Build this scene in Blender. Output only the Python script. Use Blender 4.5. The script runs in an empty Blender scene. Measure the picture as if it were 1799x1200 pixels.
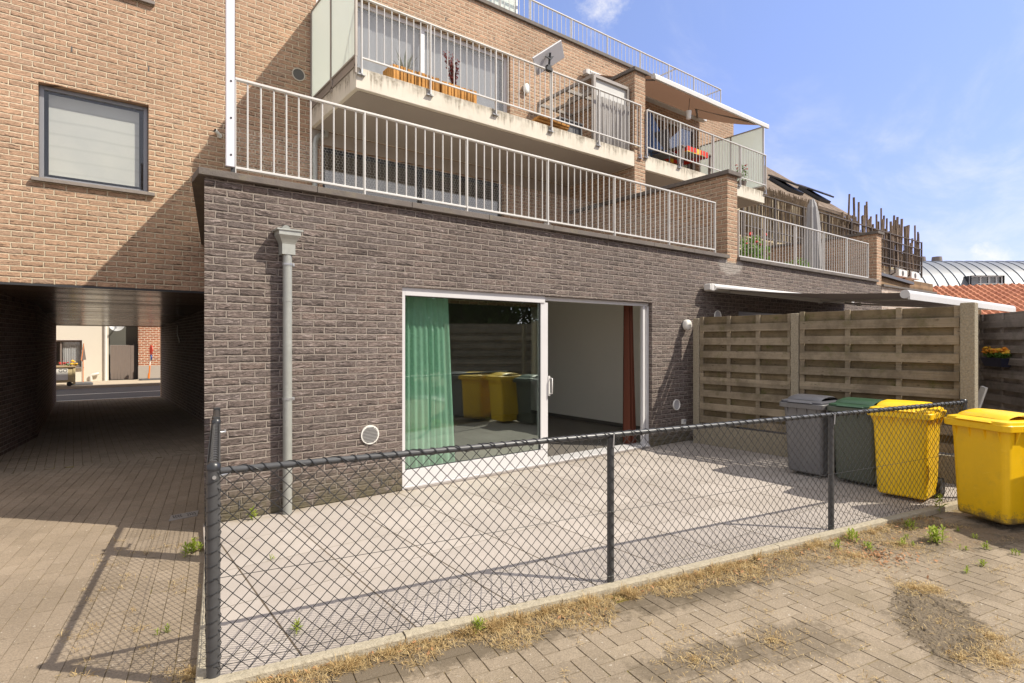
import bpy, math, random
from mathutils import Vector, Matrix, Euler, noise as mnoise
random.seed(7)
R = math.radians
scene = bpy.context.scene
col = scene.collection

# ------------------------------------------------------------------ mesh builder
class MB:
    def __init__(s):
        s.v = []; s.f = []; s.m = []; s.sm = []
    def add(s, vs, fs, mi=0, smooth=False):
        o = len(s.v)
        s.v.extend([tuple(p) for p in vs])
        for f in fs:
            s.f.append(tuple(i + o for i in f)); s.m.append(mi); s.sm.append(smooth)
    def quad(s, a, b, c, d, mi=0):
        s.add([a, b, c, d], [(0, 1, 2, 3)], mi)
    def box(s, x0, x1, y0, y1, z0, z1, mi=0):
        s.add([(x0,y0,z0),(x1,y0,z0),(x1,y1,z0),(x0,y1,z0),(x0,y0,z1),(x1,y0,z1),(x1,y1,z1),(x0,y1,z1)],
              [(0,3,2,1),(4,5,6,7),(0,1,5,4),(1,2,6,5),(2,3,7,6),(3,0,4,7)], mi)
    def obox(s, c, size, rot=(0,0,0), mi=0):
        M = Euler(rot).to_matrix(); c = Vector(c); h = [q/2 for q in size]
        vs = [c + M @ Vector((a*h[0], b*h[1], d*h[2])) for d in (-1,1) for a, b in ((-1,-1),(1,-1),(1,1),(-1,1))]
        s.add(vs, [(0,3,2,1),(4,5,6,7),(0,1,5,4),(1,2,6,5),(2,3,7,6),(3,0,4,7)], mi)
    def beam(s, p, q, w, h, mi=0, up=(0,0,1)):
        p = Vector(p); q = Vector(q); d = (q-p).normalized(); u = Vector(up)
        if abs(d.dot(u)) > .98: u = Vector((0,1,0))
        a = d.cross(u).normalized(); b = a.cross(d).normalized()
        vs = [e + a*(i*w/2) + b*(j*h/2) for e in (p, q) for i, j in ((-1,-1),(1,-1),(1,1),(-1,1))]
        s.add(vs, [(0,3,2,1),(4,5,6,7),(0,1,5,4),(1,2,6,5),(2,3,7,6),(3,0,4,7)], mi)
    def tube(s, pts, r, n=8, mi=0, caps=True, smooth=True):
        pts = [Vector(p) for p in pts]; rs = r if isinstance(r, (list, tuple)) else [r]*len(pts)
        ref = None; rings = []
        for i, p in enumerate(pts):
            a = pts[max(i-1, 0)]; b = pts[min(i+1, len(pts)-1)]
            t = (b-a).normalized() if (b-a).length > 1e-9 else Vector((0,0,1))
            if ref is None:
                ref = Vector((0,0,1)) if abs(t.z) < .9 else Vector((1,0,0))
            u = t.cross(ref)
            if u.length < 1e-5: u = t.cross(Vector((0,1,0.3)))
            u.normalize(); w = u.cross(t).normalized(); ref = w
            rings.append([p + (u*math.cos(2*math.pi*k/n) + w*math.sin(2*math.pi*k/n))*rs[i] for k in range(n)])
        vs = [q for g in rings for q in g]; fs = []
        for i in range(len(pts)-1):
            for k in range(n):
                k2 = (k+1) % n
                fs.append((i*n+k, i*n+k2, (i+1)*n+k2, (i+1)*n+k))
        s.add(vs, fs, mi, smooth)
        if caps:
            s.add(rings[0], [tuple(range(n))], mi); s.add(rings[-1], [tuple(reversed(range(n)))], mi)
    def loft(s, rings, mi=0, smooth=False, cap0=True, cap1=True):
        n = len(rings[0]); vs = [q for g in rings for q in g]; fs = []
        for i in range(len(rings)-1):
            for k in range(n):
                k2 = (k+1) % n
                fs.append((i*n+k, i*n+k2, (i+1)*n+k2, (i+1)*n+k))
        s.add(vs, fs, mi, smooth)
        if cap0: s.add(rings[0], [tuple(reversed(range(n)))], mi)
        if cap1: s.add(rings[-1], [tuple(range(n))], mi)
    def prism(s, poly, ext, mi=0):
        n = len(poly); a = [Vector(p) for p in poly]; b = [p + Vector(ext) for p in a]
        s.add(a + b, [tuple(reversed(range(n))), tuple(range(n, 2*n))] + [(k, (k+1) % n, n+(k+1) % n, n+k) for k in range(n)], mi)
    def disc(s, c, r, nrm, th, n=24, mi=0, rx=1.0):
        c = Vector(c); d = Vector(nrm).normalized()
        s.tube([c, c + d*th], r, n, mi)
    def build(s, name, mats, parent=None, bevel=0, origin=None):
        me = bpy.data.meshes.new(name); me.from_pydata(s.v, [], s.f)
        if not isinstance(mats, (list, tuple)): mats = [mats]
        for m in mats: me.materials.append(m)
        me.polygons.foreach_set('material_index', s.m)
        me.polygons.foreach_set('use_smooth', s.sm)
        me.update()
        o = bpy.data.objects.new(name, me); col.objects.link(o)
        if parent is not None:
            o.parent = parent
            off = root_offset(parent)
            if off.length > 0: me.transform(Matrix.Translation(-off))
        if bevel:
            b = o.modifiers.new('bevel', 'BEVEL'); b.width = bevel; b.segments = 2; b.limit_method = 'ANGLE'; b.angle_limit = R(40)
        return o

def root_offset(p):
    while p.parent is not None: p = p.parent
    return Vector(p.get('_off', (0,0,0)))

def tag(o, label=None, cat=None, group=None, kind=None):
    if label: o['label'] = label
    if cat: o['category'] = cat
    if group: o['group'] = group
    if kind: o['kind'] = kind
    return o

def thing(name, label, cat, loc=(0,0,0), group=None, rz=0, local=False):
    """Empty at the base; children of a non-local thing are written in world coordinates and shifted."""
    o = bpy.data.objects.new(name, None); col.objects.link(o)
    o.location = loc; o.rotation_euler = (0,0,rz); o.empty_display_size = .1
    if not local: o['_off'] = tuple(loc)
    return tag(o, label, cat, group)

def copy_tree(o, parent=None, label=None, group=None):
    c = o.copy(); col.objects.link(c)
    if parent is not None: c.parent = parent
    if label: c['label'] = label
    if group: c['group'] = group
    for ch in [x for x in scene.objects if x.parent == o]: copy_tree(ch, c)
    return c

# ------------------------------------------------------------------ node helper
class S:
    def __init__(s, nt, sock): s.nt = nt; s.k = sock
    def _op(s, op, *a, clamp=False):
        n = s.nt.nodes.new('ShaderNodeMath'); n.operation = op; n.use_clamp = clamp
        for i, x in enumerate((s,)+a):
            if isinstance(x, S): s.nt.links.new(x.k, n.inputs[i])
            else: n.inputs[i].default_value = x
        return S(s.nt, n.outputs[0])
    def __add__(s, o): return s._op('ADD', o)
    def __sub__(s, o): return s._op('SUBTRACT', o)
    def __mul__(s, o): return s._op('MULTIPLY', o)
    def __truediv__(s, o): return s._op('DIVIDE', o)
    def rsub(s, o): return (s*-1.0)+o
    def floor(s): return s._op('FLOOR')
    def frac(s): return s._op('FRACT')
    def mod(s, o): return s._op('FLOORED_MODULO', o)
    def min(s, o): return s._op('MINIMUM', o)
    def max(s, o): return s._op('MAXIMUM', o)
    def abs(s): return s._op('ABSOLUTE')
    def gt(s, o): return s._op('GREATER_THAN', o)
    def lt(s, o): return s._op('LESS_THAN', o)
    def pow(s, o): return s._op('POWER', o)
    def clamp(s): return s._op('ADD', 0.0, clamp=True)
    def ss(s, a, b, lo=0., hi=1.):
        n = s.nt.nodes.new('ShaderNodeMapRange'); n.interpolation_type = 'SMOOTHSTEP'
        s.nt.links.new(s.k, n.inputs[0])
        for i, x in zip((1,2,3,4), (a,b,lo,hi)): n.inputs[i].default_value = x
        return S(s.nt, n.outputs[0])

class M:
    def __init__(s, name):
        s.mat = bpy.data.materials.new(name); s.mat.use_nodes = True
        s.nt = s.mat.node_tree; s.nt.nodes.clear()
        s.out = s.nt.nodes.new('ShaderNodeOutputMaterial')
        s.b = s.nt.nodes.new('ShaderNodeBsdfPrincipled')
        s.nt.links.new(s.b.outputs[0], s.out.inputs[0])
    def pos(s):
        g = s.nt.nodes.new('ShaderNodeNewGeometry'); x = s.nt.nodes.new('ShaderNodeSeparateXYZ')
        s.nt.links.new(g.outputs['Position'], x.inputs[0])
        return [S(s.nt, x.outputs[i]) for i in range(3)]
    def obj(s):
        g = s.nt.nodes.new('ShaderNodeTexCoord'); x = s.nt.nodes.new('ShaderNodeSeparateXYZ')
        s.nt.links.new(g.outputs['Object'], x.inputs[0])
        return [S(s.nt, x.outputs[i]) for i in range(3)]
    def vec(s, x, y, z):
        n = s.nt.nodes.new('ShaderNodeCombineXYZ')
        for i, q in enumerate((x,y,z)):
            if isinstance(q, S): s.nt.links.new(q.k, n.inputs[i])
            else: n.inputs[i].default_value = q
        return n.outputs[0]
    def noise(s, vec=None, scale=5, detail=3, rough=.55, dist=0):
        n = s.nt.nodes.new('ShaderNodeTexNoise')
        if vec is None:
            g = s.nt.nodes.new('ShaderNodeNewGeometry'); vec = g.outputs['Position']
        s.nt.links.new(vec, n.inputs['Vector'])
        n.inputs['Scale'].default_value = scale; n.inputs['Detail'].default_value = detail
        n.inputs['Roughness'].default_value = rough; n.inputs['Distortion'].default_value = dist
        return S(s.nt, n.outputs['Fac'])
    def white(s, vec):
        n = s.nt.nodes.new('ShaderNodeTexWhiteNoise'); n.noise_dimensions = '3D'
        s.nt.links.new(vec, n.inputs['Vector']); return S(s.nt, n.outputs['Value'])
    def ramp(s, fac, stops, interp='LINEAR'):
        n = s.nt.nodes.new('ShaderNodeValToRGB'); n.color_ramp.interpolation = interp
        e = n.color_ramp.elements
        while len(e) < len(stops): e.new(.5)
        for q, (p, c) in zip(e, stops): q.position = p; q.color = (*c, 1)
        s.nt.links.new(fac.k, n.inputs[0]); return n.outputs[0]
    def mix(s, fac, a, b, blend='MIX'):
        n = s.nt.nodes.new('ShaderNodeMix'); n.data_type = 'RGBA'; n.blend_type = blend
        for i, q in ((0,fac),(6,a),(7,b)):
            if isinstance(q, S): s.nt.links.new(q.k, n.inputs[i])
            elif isinstance(q, bpy.types.NodeSocket): s.nt.links.new(q, n.inputs[i])
            elif isinstance(q, (tuple, list)): n.inputs[i].default_value = (*q, 1)
            else: n.inputs[i].default_value = q
        return n.outputs[2]
    def rgb(s, v):
        n = s.nt.nodes.new('ShaderNodeCombineXYZ')
        for i in range(3): s.nt.links.new(v.k, n.inputs[i])
        return n.outputs[0]
    def set(s, color=None, rough=None, metal=None, spec=None, **kw):
        for k, q in (('Base Color', color), ('Roughness', rough), ('Metallic', metal), ('Specular IOR Level', spec)):
            if q is None: continue
            if isinstance(q, S): s.nt.links.new(q.k, s.b.inputs[k])
            elif isinstance(q, bpy.types.NodeSocket): s.nt.links.new(q, s.b.inputs[k])
            elif isinstance(q, (tuple, list)): s.b.inputs[k].default_value = (*q, 1)
            else: s.b.inputs[k].default_value = q
    def bump(s, h, dist=.01, strength=1):
        n = s.nt.nodes.new('ShaderNodeBump'); n.inputs['Distance'].default_value = dist; n.inputs['Strength'].default_value = strength
        s.nt.links.new(h.k, n.inputs['Height']); s.nt.links.new(n.outputs[0], s.b.inputs['Normal'])

def simple(name, c, rough=.6, metal=0, var=.12, vs=4, bump=0, bs=60, spec=.5, dirt=None):
    m = M(name)
    f = m.noise(scale=vs, detail=5)*(2*var) + (1-var)
    colr = m.mix(1.0, c, m.rgb(f), 'MULTIPLY')
    if dirt: colr = m.mix(m.noise(scale=vs*.7, detail=6, rough=.7).ss(.5, .75)*dirt[1], colr, dirt[0])
    m.set(colr, m.noise(scale=vs*2)*.2 + (rough-.1), metal, spec)
    if bump: m.bump(m.noise(scale=bs, detail=4), bump)
    return m.mat

def brick(name, L, H, J, stops, mortar, crease_shade=.6, stain=None, bumpd=.012, wear_glint=.25, base_moss=False, rough_look=.6):
    m = M(name); x, y, z = m.pos(); u0 = x + y
    wv = m.vec(u0, z, 0.0)
    n1 = m.noise(wv, 9, 2) - .5; n2 = m.noise(m.vec(u0+31., z, 0.), 11, 2) - .5
    n3 = m.noise(m.vec(u0, z, 7.), 34, 3) - .5; u = u0 + n1*.014 + n3*.006; v = z + n2*.011 + n3*.008
    row = (v/H).floor(); fv = (v/H).frac()
    uu = u/L + (row.mod(2.0))*.5 + m.white(m.vec(row, 3.0, 1.0))*.12
    cl = uu.floor(); fu = uu.frac()
    du = fu.min(fu.rsub(1.0))*L; dv = fv.min(fv.rsub(1.0))*H
    jit = m.noise(wv, 60, 3)*.005
    d = du.min(dv) - jit
    mask = d.ss(J*.5-.0045, J*.5+.001)
    rnd = m.white(m.vec(row, cl, 0.0)); rnd2 = m.white(m.vec(row, cl, 5.0))
    base = m.ramp(rnd, stops)
    # dragged clay folds, crease shade and worn ridge glints painted in, differing per brick
    tilt = (rnd2-.5)*1.2
    fold = m.noise(m.vec(u*9.0 + rnd*37., v*55.0 + u*tilt*22., rnd2*9.), 1.0, 4, .6, .6)
    dark = fold.ss(.42, .31)*crease_shade
    lite = fold.ss(.56, .70)*wear_glint
    c = m.mix(dark, base, tuple(q*.28 for q in stops[len(stops)//2][1]))
    c = m.mix(lite, c, tuple(min(1, q*2.3+.03) for q in stops[len(stops)//2][1]))
    grain = m.noise(wv, 120, 4, .7)
    blot = m.noise(m.vec(u0*28.+rnd2*20., z*60., rnd*8.), 1.0, 4, .7)
    c = m.mix(rough_look, c, m.rgb(grain*1.5+.25), 'MULTIPLY')
    c = m.mix(rough_look, c, m.rgb(blot.ss(.25,.75)*.9+.55), 'MULTIPLY')
    # undercut shadow painted dark along the lower edge of the rougher bricks
    under = (fv + (m.noise(m.vec(u0*16., rnd*30., 0.), 1.0, 3)-.5)*.7).ss(.30, .17)*(fv.ss(.02,.12))*rnd2.ss(.35,.6)
    c = m.mix(under*.75*crease_shade, c, tuple(q*.22 for q in stops[0][1]))
    mc = m.mix(.7, mortar, m.rgb(m.noise(wv, 25, 4)*.9+.55), 'MULTIPLY')
    colr = m.mix(mask, mc, c)
    big = m.noise(m.vec(u0, z, 2.0), .8, 4)
    colr = m.mix(1.0, colr, m.rgb(big*.5+.75), 'MULTIPLY')
    if stain:
        lx, lz, rad = stain
        a = ((u0-lx)*(u0-lx)*.35 + (z-lz)*(z-lz)).pow(.5)
        wn = m.noise(wv, 7, 5, .7)
        sm = (a.ss(rad, .05)*1.1 + wn - .95).ss(.0, .35)
        streak = (m.noise(wv, 3.2, 6, .75).ss(.66, .8) * m.noise(wv, 40, 3).ss(.4, .65))*.45
        colr = m.mix(((sm*.55) + streak).clamp(), colr, (.45,.41,.37))
    if base_moss:
        wash = m.noise(m.vec(u0*4.5, z*.35, 3.), 1.0, 5, .7).ss(.50,.70)*z.ss(1.9,3.0)*.45
        colr = m.mix(wash, colr, m.mix(1.0, colr, (.45,.44,.42), 'MULTIPLY'))
        pale = m.noise(m.vec(u0*1.1, z*1.4, 11.), 1.0, 6, .75).ss(.58,.74)*m.noise(wv, 55, 3).ss(.40,.62)*.35
        colr = m.mix(pale, colr, (.42,.38,.345))
        ms = (z.ss(.42, -.03) * m.noise(wv, 6, 4).ss(.28, .55))*.85
        colr = m.mix(ms, colr, (.12,.105,.06))
    m.set(colr, .88, 0, .25)
    hgt = mask*.75 + mask*(fold*.55 + grain*.18) + m.noise(wv, 45, 3)*.12 + rnd*.12
    m.bump(hgt, bumpd)
    return m.mat

# ------------------------------------------------------------------ materials
dark_brick = brick('dark_handmade_brick', .218, .067, .0115,
    [(0,(.115,.09,.08)),(.3,(.163,.127,.111)),(.6,(.14,.113,.102)),(.8,(.18,.136,.116)),(1,(.158,.129,.114))], (.295,.25,.215), .95, (14.65,2.98,.42), .034, .85, True, .95)
brown_brick = brick('brown_handmade_brick', .222, .073, .0125,
    [(0,(.325,.207,.138)),(.3,(.385,.243,.16)),(.6,(.362,.235,.16)),(.8,(.42,.262,.17)),(1,(.34,.23,.162))], (.57,.465,.335), 1., None, .013, .3)
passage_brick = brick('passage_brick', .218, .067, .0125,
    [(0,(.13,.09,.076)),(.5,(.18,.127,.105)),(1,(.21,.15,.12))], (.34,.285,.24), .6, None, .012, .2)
red_brick = brick('red_street_brick', .21, .075, .02, [(0,(.24,.075,.04)),(.5,(.33,.105,.05)),(1,(.40,.15,.075))], (.62,.54,.42), .4, None, .008)
pale_brick = brick('pale_low_wall_brick', .21, .065, .012, [(0,(.33,.25,.2)),(.5,(.42,.33,.27)),(1,(.5,.4,.33))], (.5,.45,.4), .4, None, .008)
stone = simple('bluestone_coping', (.125,.105,.092), .8, var=.4, vs=9, bump=.004, bs=90, dirt=((.2,.17,.1),.5))
sill_stone = simple('grey_sill_stone', (.21,.18,.16), .75, var=.25, vs=12, bump=.003)
white_metal = simple('white_powder_coat', (.57,.55,.525), .4, 0, .06, 6)
pole_metal = simple('pale_lilac_aluminium', (.66,.65,.70), .35, .1, .05, 3)
frame_white = simple('pale_aluminium_frame', (.60,.585,.585), .35, .1, .04, 3)
frame_grey = simple('grey_aluminium_frame', (.23,.235,.255), .35, .2, .06, 3)
frame_dark = simple('anthracite_gasket', (.03,.03,.032), .5)
zincpipe = simple('galvanised_zinc', (.34,.345,.315), .45, .35, .18, 7, .001, 40, dirt=((.5,.5,.47),.5))
black_coat = simple('black_plastic_coating', (.024,.024,.025), .33, 0, .25, 20)
wire_steel = simple('dull_wire', (.30,.30,.29), .6, .2, .2, 20)
rail_coat = simple('worn_black_tube_coating', (.06,.06,.062), .38, 0, .3, 25)
galv = simple('galvanised_steel', (.45,.45,.45), .35, .7, .15, 20)
white_plastic = simple('white_plastic', (.70,.68,.63), .4, 0, .05, 10)
grey_plastic = simple('grey_vent_plastic', (.42,.41,.42), .5, 0, .06, 10)
vent_dark = simple('dark_vent_gap', (.09,.085,.08), .7)
conc = None
def concrete_mat():
    m = M('weathered_slab_concrete'); x, y, z = m.pos(); u = x + y
    w = m.vec(u, z, 0.)
    c = m.mix(m.noise(w, 3, 5), (.56,.50,.41), (.70,.65,.56))
    run = m.noise(m.vec(u*14., z*1.3, 0.), 1., 4, .6)
    t = (z*-1.0 + 5.43)/.28
    dl = ((m.noise(m.vec(u*17., 1.7, 0.), 1., 3, .7) - .36)*3.2).max(0.0) * m.noise(m.vec(u*1.6, 5.1, 0.), 1., 3).ss(.30, .62) + (m.noise(m.vec(u*40., 9., 0.), 1., 2) - .30)*.5
    drip = (dl - t).ss(-.12, .45)
    c = m.mix((run.ss(.50,.75)*t.ss(1.1,.1))*.5, c, (.36,.30,.19))
    c = m.mix(drip*(m.noise(w, 14, 4, .7).ss(.3,.65)*.55+.2), c, (.12,.095,.06))
    c = m.mix(m.noise(w, 2.1, 5, .7).ss(.5,.7)*.35, c, (.36,.32,.25))
    m.set(c, .9, 0, .2); m.bump(m.noise(scale=70, detail=4), .004)
    return m.mat
slab_conc = concrete_mat()
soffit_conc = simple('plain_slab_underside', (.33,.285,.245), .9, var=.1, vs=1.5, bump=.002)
post_conc = simple('exposed_gravel_concrete', (.31,.265,.19), .95, var=.55, vs=55, bump=.01, bs=90, dirt=((.16,.14,.08),.5))
kerb_conc = simple('kerb_concrete', (.36,.315,.235), .95, var=.35, vs=30, bump=.006, bs=80, dirt=((.17,.14,.085),.7))
plaster = simple('white_plaster', (.88,.84,.77), .9, var=.03, vs=2)
floor_tile = simple('dark_indoor_floor', (.15,.135,.12), .45, var=.2, vs=6)
cream = simple('cream_render', (.56,.47,.33), .9, var=.25, vs=2, bump=.003, dirt=((.3,.25,.17),.5))
white_render = simple('white_render', (.62,.565,.475), .9, var=.04, vs=2)
grey_render = simple('dark_grey_render', (.10,.098,.085), .9, var=.12, vs=2)
plinth = simple('grey_plinth', (.36,.32,.28), .9, var=.1, vs=4)
taupe = simple('taupe_painted_timber', (.17,.135,.115), .6, var=.08, vs=6)

def glass(name, tint=(1,1,1), ior=1.9, rough=0.0, trans=(1,1,1)):
    m = M(name); nt = m.nt; nt.nodes.remove(m.b)
    ge = nt.nodes.new('ShaderNodeNewGeometry'); dp = nt.nodes.new('ShaderNodeVectorMath'); dp.operation = 'DOT_PRODUCT'
    nt.links.new(ge.outputs['Normal'], dp.inputs[0]); nt.links.new(ge.outputs['Incoming'], dp.inputs[1])
    f0 = ((ior-1)/(ior+1))**2; fr = ((S(nt, dp.outputs['Value']).abs().rsub(1.0)).clamp().pow(5.0)*(1-f0) + f0)
    t = nt.nodes.new('ShaderNodeBsdfTransparent'); t.inputs[0].default_value = (*trans, 1)
    g = nt.nodes.new('ShaderNodeBsdfGlossy'); g.inputs['Roughness'].default_value = rough; g.inputs[0].default_value = (*tint, 1)
    # faint waviness of a double pane
    n = m.noise(scale=1.3, detail=1); b = nt.nodes.new('ShaderNodeBump'); b.inputs['Distance'].default_value = .004; b.inputs['Strength'].default_value = .15
    nt.links.new(n.k, b.inputs['Height']); nt.links.new(b.outputs[0], g.inputs['Normal'])
    mx = nt.nodes.new('ShaderNodeMixShader')
    nt.links.new(fr.k, mx.inputs[0]); nt.links.new(t.outputs[0], mx.inputs[1]); nt.links.new(g.outputs[0], mx.inputs[2])
    nt.links.new(mx.outputs[0], m.out.inputs[0]); return m.mat
door_glass = glass('double_glazing', (.92,1,.96), 2.2, trans=(.87,.92,.89))
high_glass = glass('sun_protection_glazing', (1,.94,.82), 2.1, trans=(.84,.85,.86))
clear_glass = glass('single_glass', (1,1,1), 1.5, trans=(.94,.945,.94))

def translucent(name, c, tr=.5, rough=.5, see=0.0):
    m = M(name); nt = m.nt
    m.set(c, rough, 0, .3)
    t = nt.nodes.new('ShaderNodeBsdfTranslucent'); t.inputs[0].default_value = (*c, 1)
    mx = nt.nodes.new('ShaderNodeMixShader'); mx.inputs[0].default_value = tr
    nt.links.new(m.b.outputs[0], mx.inputs[1]); nt.links.new(t.outputs[0], mx.inputs[2])
    last = mx
    if see:
        tp = nt.nodes.new('ShaderNodeBsdfTransparent'); m2 = nt.nodes.new('ShaderNodeMixShader'); m2.inputs[0].default_value = see
        nt.links.new(mx.outputs[0], m2.inputs[1]); nt.links.new(tp.outputs[0], m2.inputs[2]); last = m2
    nt.links.new(last.outputs[0], m.out.inputs[0]); return m.mat
frost = translucent('frosted_glass', (.86,.90,.85), .55, .25, .04)
green_cloth = translucent('green_sheer_curtain', (.56,.88,.70), .5, .8, .05)
rust_cloth = translucent('rust_curtain', (.14,.045,.026), .25, .9)
grey_cloth = translucent('grey_outdoor_curtain', (.42,.40,.385), .3, .9)
awn_cloth = translucent('brown_awning_cloth', (.20,.115,.073), .34, .9)
low_cloth = translucent('dark_taupe_awning_cloth', (.115,.09,.078), .12, .9)
blind_cloth = translucent('pale_roller_blind', (.50,.50,.475), .3, .9)
def blind_mat():
    m = M('slatted_pale_blind'); x, y, z = m.pos(); f = ((z-3.7)/.17 + m.noise(scale=2, detail=2)*.25).frac()
    c = m.mix(f.ss(.0,.12)*f.ss(1.,.8), (.43,.43,.41), (.50,.50,.475)); c = m.mix(z.ss(4.6,3.8)*.4, c, (.58,.57,.51)); c = m.mix(m.noise(scale=2.2, detail=4).ss(.4,.7)*.4, c, (.40,.41,.41))
    m.set(c, .8); return m.mat
blind_striped = blind_mat()
blind_pale = translucent('pale_inner_panel', (.55,.545,.50), .3, .9)
net_cloth = translucent('pale_net_curtain', (.72,.72,.74), .35, .9)

def wood_mat(name, c1, c2, grain=(2., 60.), along='xy', moss=.0, knots=True):
    m = M(name); x, y, z = m.pos(); u = (x*.7 + y) if along == 'xy' else z
    vv = z if along == 'xy' else (x + y*.6)
    rowr = m.white(m.vec((vv*9.).floor(), 1., 0.))
    g = m.noise(m.vec(u*grain[0] + rowr*20., vv*grain[1], 0.), 1., 5, .65, .4)
    c = m.mix(g, c1, c2)
    if knots:
        k = m.nt.nodes.new('ShaderNodeTexVoronoi'); k.inputs['Scale'].default_value = 1.
        m.nt.links.new(m.vec(u*5. + rowr*7., vv*16., 0.), k.inputs['Vector'])
        kn = S(m.nt, k.outputs['Distance']).ss(.13, .05)
        c = m.mix(kn*.75, c, tuple(q*.3 for q in c1))
    c = m.mix(m.noise(scale=3.2, detail=6, rough=.7).ss(.40, .66)*.6, c, tuple(q*.6 for q in c1))
    c = m.mix(.8, c, m.rgb(rowr*.6+.7), 'MULTIPLY')
    if moss: c = m.mix(m.noise(scale=5, detail=6, rough=.7).ss(.52, .68)*moss, c, (.10,.095,.03))
    m.set(c, .9, 0, .2); m.bump(g, .004); return m.mat
fence_wood = wood_mat('weathered_fence_timber', (.20,.157,.105), (.385,.318,.225), moss=.4)
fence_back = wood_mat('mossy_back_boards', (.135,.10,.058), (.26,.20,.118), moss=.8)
fence_shade = wood_mat('grey_fence_timber', (.22,.185,.155), (.38,.325,.28), moss=.2)
planter_wood = wood_mat('orange_larch', (.42,.20,.055), (.62,.33,.11), along='z')
shed_wood = wood_mat('brown_shed_boards', (.19,.125,.07), (.31,.21,.125))
bamboo = wood_mat('dry_bamboo', (.12,.085,.06), (.26,.20,.15), along='z', knots=False)
reed = wood_mat('dry_reed', (.12,.085,.055), (.34,.26,.175), grain=(6.,45.), along='z', knots=False)
rust_metal = simple('dark_iron_grid', (.09,.072,.06), .7, .2, .3, 8)

def tinted(name, stops, rough=.9, bump=.004, bs=90, big=1.2, speck=None, mossy=None, stains=()):
    m = M(name); a = m.nt.nodes.new('ShaderNodeAttribute'); a.attribute_name = 'tint'
    t = S(m.nt, a.outputs['Fac'])
    c = m.ramp(t, stops)
    c = m.mix(.75, c, m.rgb(m.noise(scale=130, detail=4, rough=.75)*2.0+.0), 'MULTIPLY')
    c = m.mix(1.0, c, m.rgb(m.noise(scale=big, detail=5)*.7+.65), 'MULTIPLY')
    if speck: c = m.mix(m.noise(scale=48, detail=2).ss(.68,.74)*speck[1], c, speck[0])
    if mossy: c = m.mix(m.noise(scale=2.1, detail=6, rough=.7).ss(.5,.72)*mossy[1], c, mossy[0])
    for cx, cy, rx, ry, rz, k in stains:
        x, y, z = m.pos(); ca, sa = math.cos(rz), math.sin(rz); du = ((x-cx)*ca + (y-cy)*sa)/rx; dv = ((y-cy)*ca - (x-cx)*sa)/ry
        d = (du*du + dv*dv).pow(.5); nz = m.noise(scale=9, detail=6, rough=.75)
        c = m.mix((d.rsub(1.0) + (nz-.5)*2.2).ss(-.1, .45)*k, c, (.105,.082,.055))
    m.set(c, rough, 0, .25); m.bump(m.noise(scale=bs, detail=5, rough=.7), bump); return m.mat
STAINS = [(4.02,1.12,.62,.25,R(28),.9), (3.1,1.55,.5,.22,R(-20),.6), (2.55,1.75,.45,.16,R(-15),.65), (2.3,1.5,.5,.2,R(-30),.4), (1.6,2.62,1.3,.20,R(-10.5),.8), (3.4,2.30,1.2,.24,R(-10.5),.7), (5.9,1.55,1.1,.34,R(-24),.75), (4.0,2.1,1.4,.2,R(-11),.45), (5.0,1.2,.6,.2,R(10),.35), (3.2,2.2,.6,.15,R(-11),.4)]
paver = tinted('worn_concrete_pavers', [(0,(.235,.188,.135)),(.5,(.258,.207,.15)),(1,(.285,.23,.168))], speck=((.5,.45,.38),.8), mossy=((.17,.135,.085),.5), stains=STAINS)
drive_paver = tinted('grey_drive_pavers', [(0,(.225,.178,.128)),(.5,(.24,.19,.138)),(1,(.256,.204,.15))], speck=((.5,.45,.38),.6))
def joint_mat():
    m = M('mossy_joint_sand')
    c = m.mix(m.noise(scale=3, detail=6).ss(.4,.65), (.12,.09,.055), (.24,.185,.10))
    c = m.mix(m.noise(scale=2.6, detail=5, rough=.7).ss(.58,.66)*.8, c, (.24,.21,.04))
    m.set(c, .95, 0, .1); m.bump(m.noise(scale=120), .006); return m.mat
joint = joint_mat()
def terrace_mat():
    m = M('pale_terrace_tiles'); x, y, z = m.pos()
    fu = ((x-.32)/.6).frac(); fv = ((y-.17)/.6).frac()
    du = fu.min(fu.rsub(1.))*.6; dv = fv.min(fv.rsub(1.))*.6
    w = m.vec(x, y, 0.)
    j1 = du.ss(.0075,.003); j2 = dv.ss(.006,.002)
    rnd = m.white(m.vec(((x-.32)/.6).floor(), ((y-.17)/.6).floor(), 0.))
    c = m.mix(rnd, (.335,.294,.262), (.40,.355,.318))
    c = m.mix(.6, c, m.rgb(m.noise(w, 1.6, 5)*.7+.68), 'MULTIPLY')
    c = m.mix(m.noise(w, 5, 6, .7).ss(.52,.75)*.35, c, (.33,.28,.235))
    c = m.mix(.15, c, m.rgb(m.noise(w, 140, 2)*1.2+.4), 'MULTIPLY')
    c = m.mix(m.noise(w, .9, 5, .7).ss(.45,.7)*.4, c, (.30,.26,.215))
    c = m.mix(j1*1., c, (.10,.075,.05)); c = m.mix(j2*.8, c, (.22,.19,.15))
    edge = (y.ss(5.30,5.56)*m.noise(w, 9, 5).ss(.35,.6))*.5
    c = m.mix(edge, c, (.24,.19,.12))
    m.set(c, .75, 0, .35); m.bump((j1.max(j2))*-1.0 + m.noise(w, 60, 3)*.25, .003); return m.mat
terrace = terrace_mat()
earth = simple('bare_earth', (.17,.125,.08), .95, var=.4, vs=3, bump=.02, bs=30)
dirtm = simple('dark_crumbly_dirt', (.15,.115,.075), .95, var=.6, vs=25, bump=.02, bs=70, dirt=((.28,.22,.13),.6))
asphalt = simple('street_asphalt', (.075,.072,.074), .9, var=.2, vs=3, bump=.004)
pavement_mat = simple('street_pavement', (.42,.35,.26), .9, var=.12, vs=4)
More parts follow.
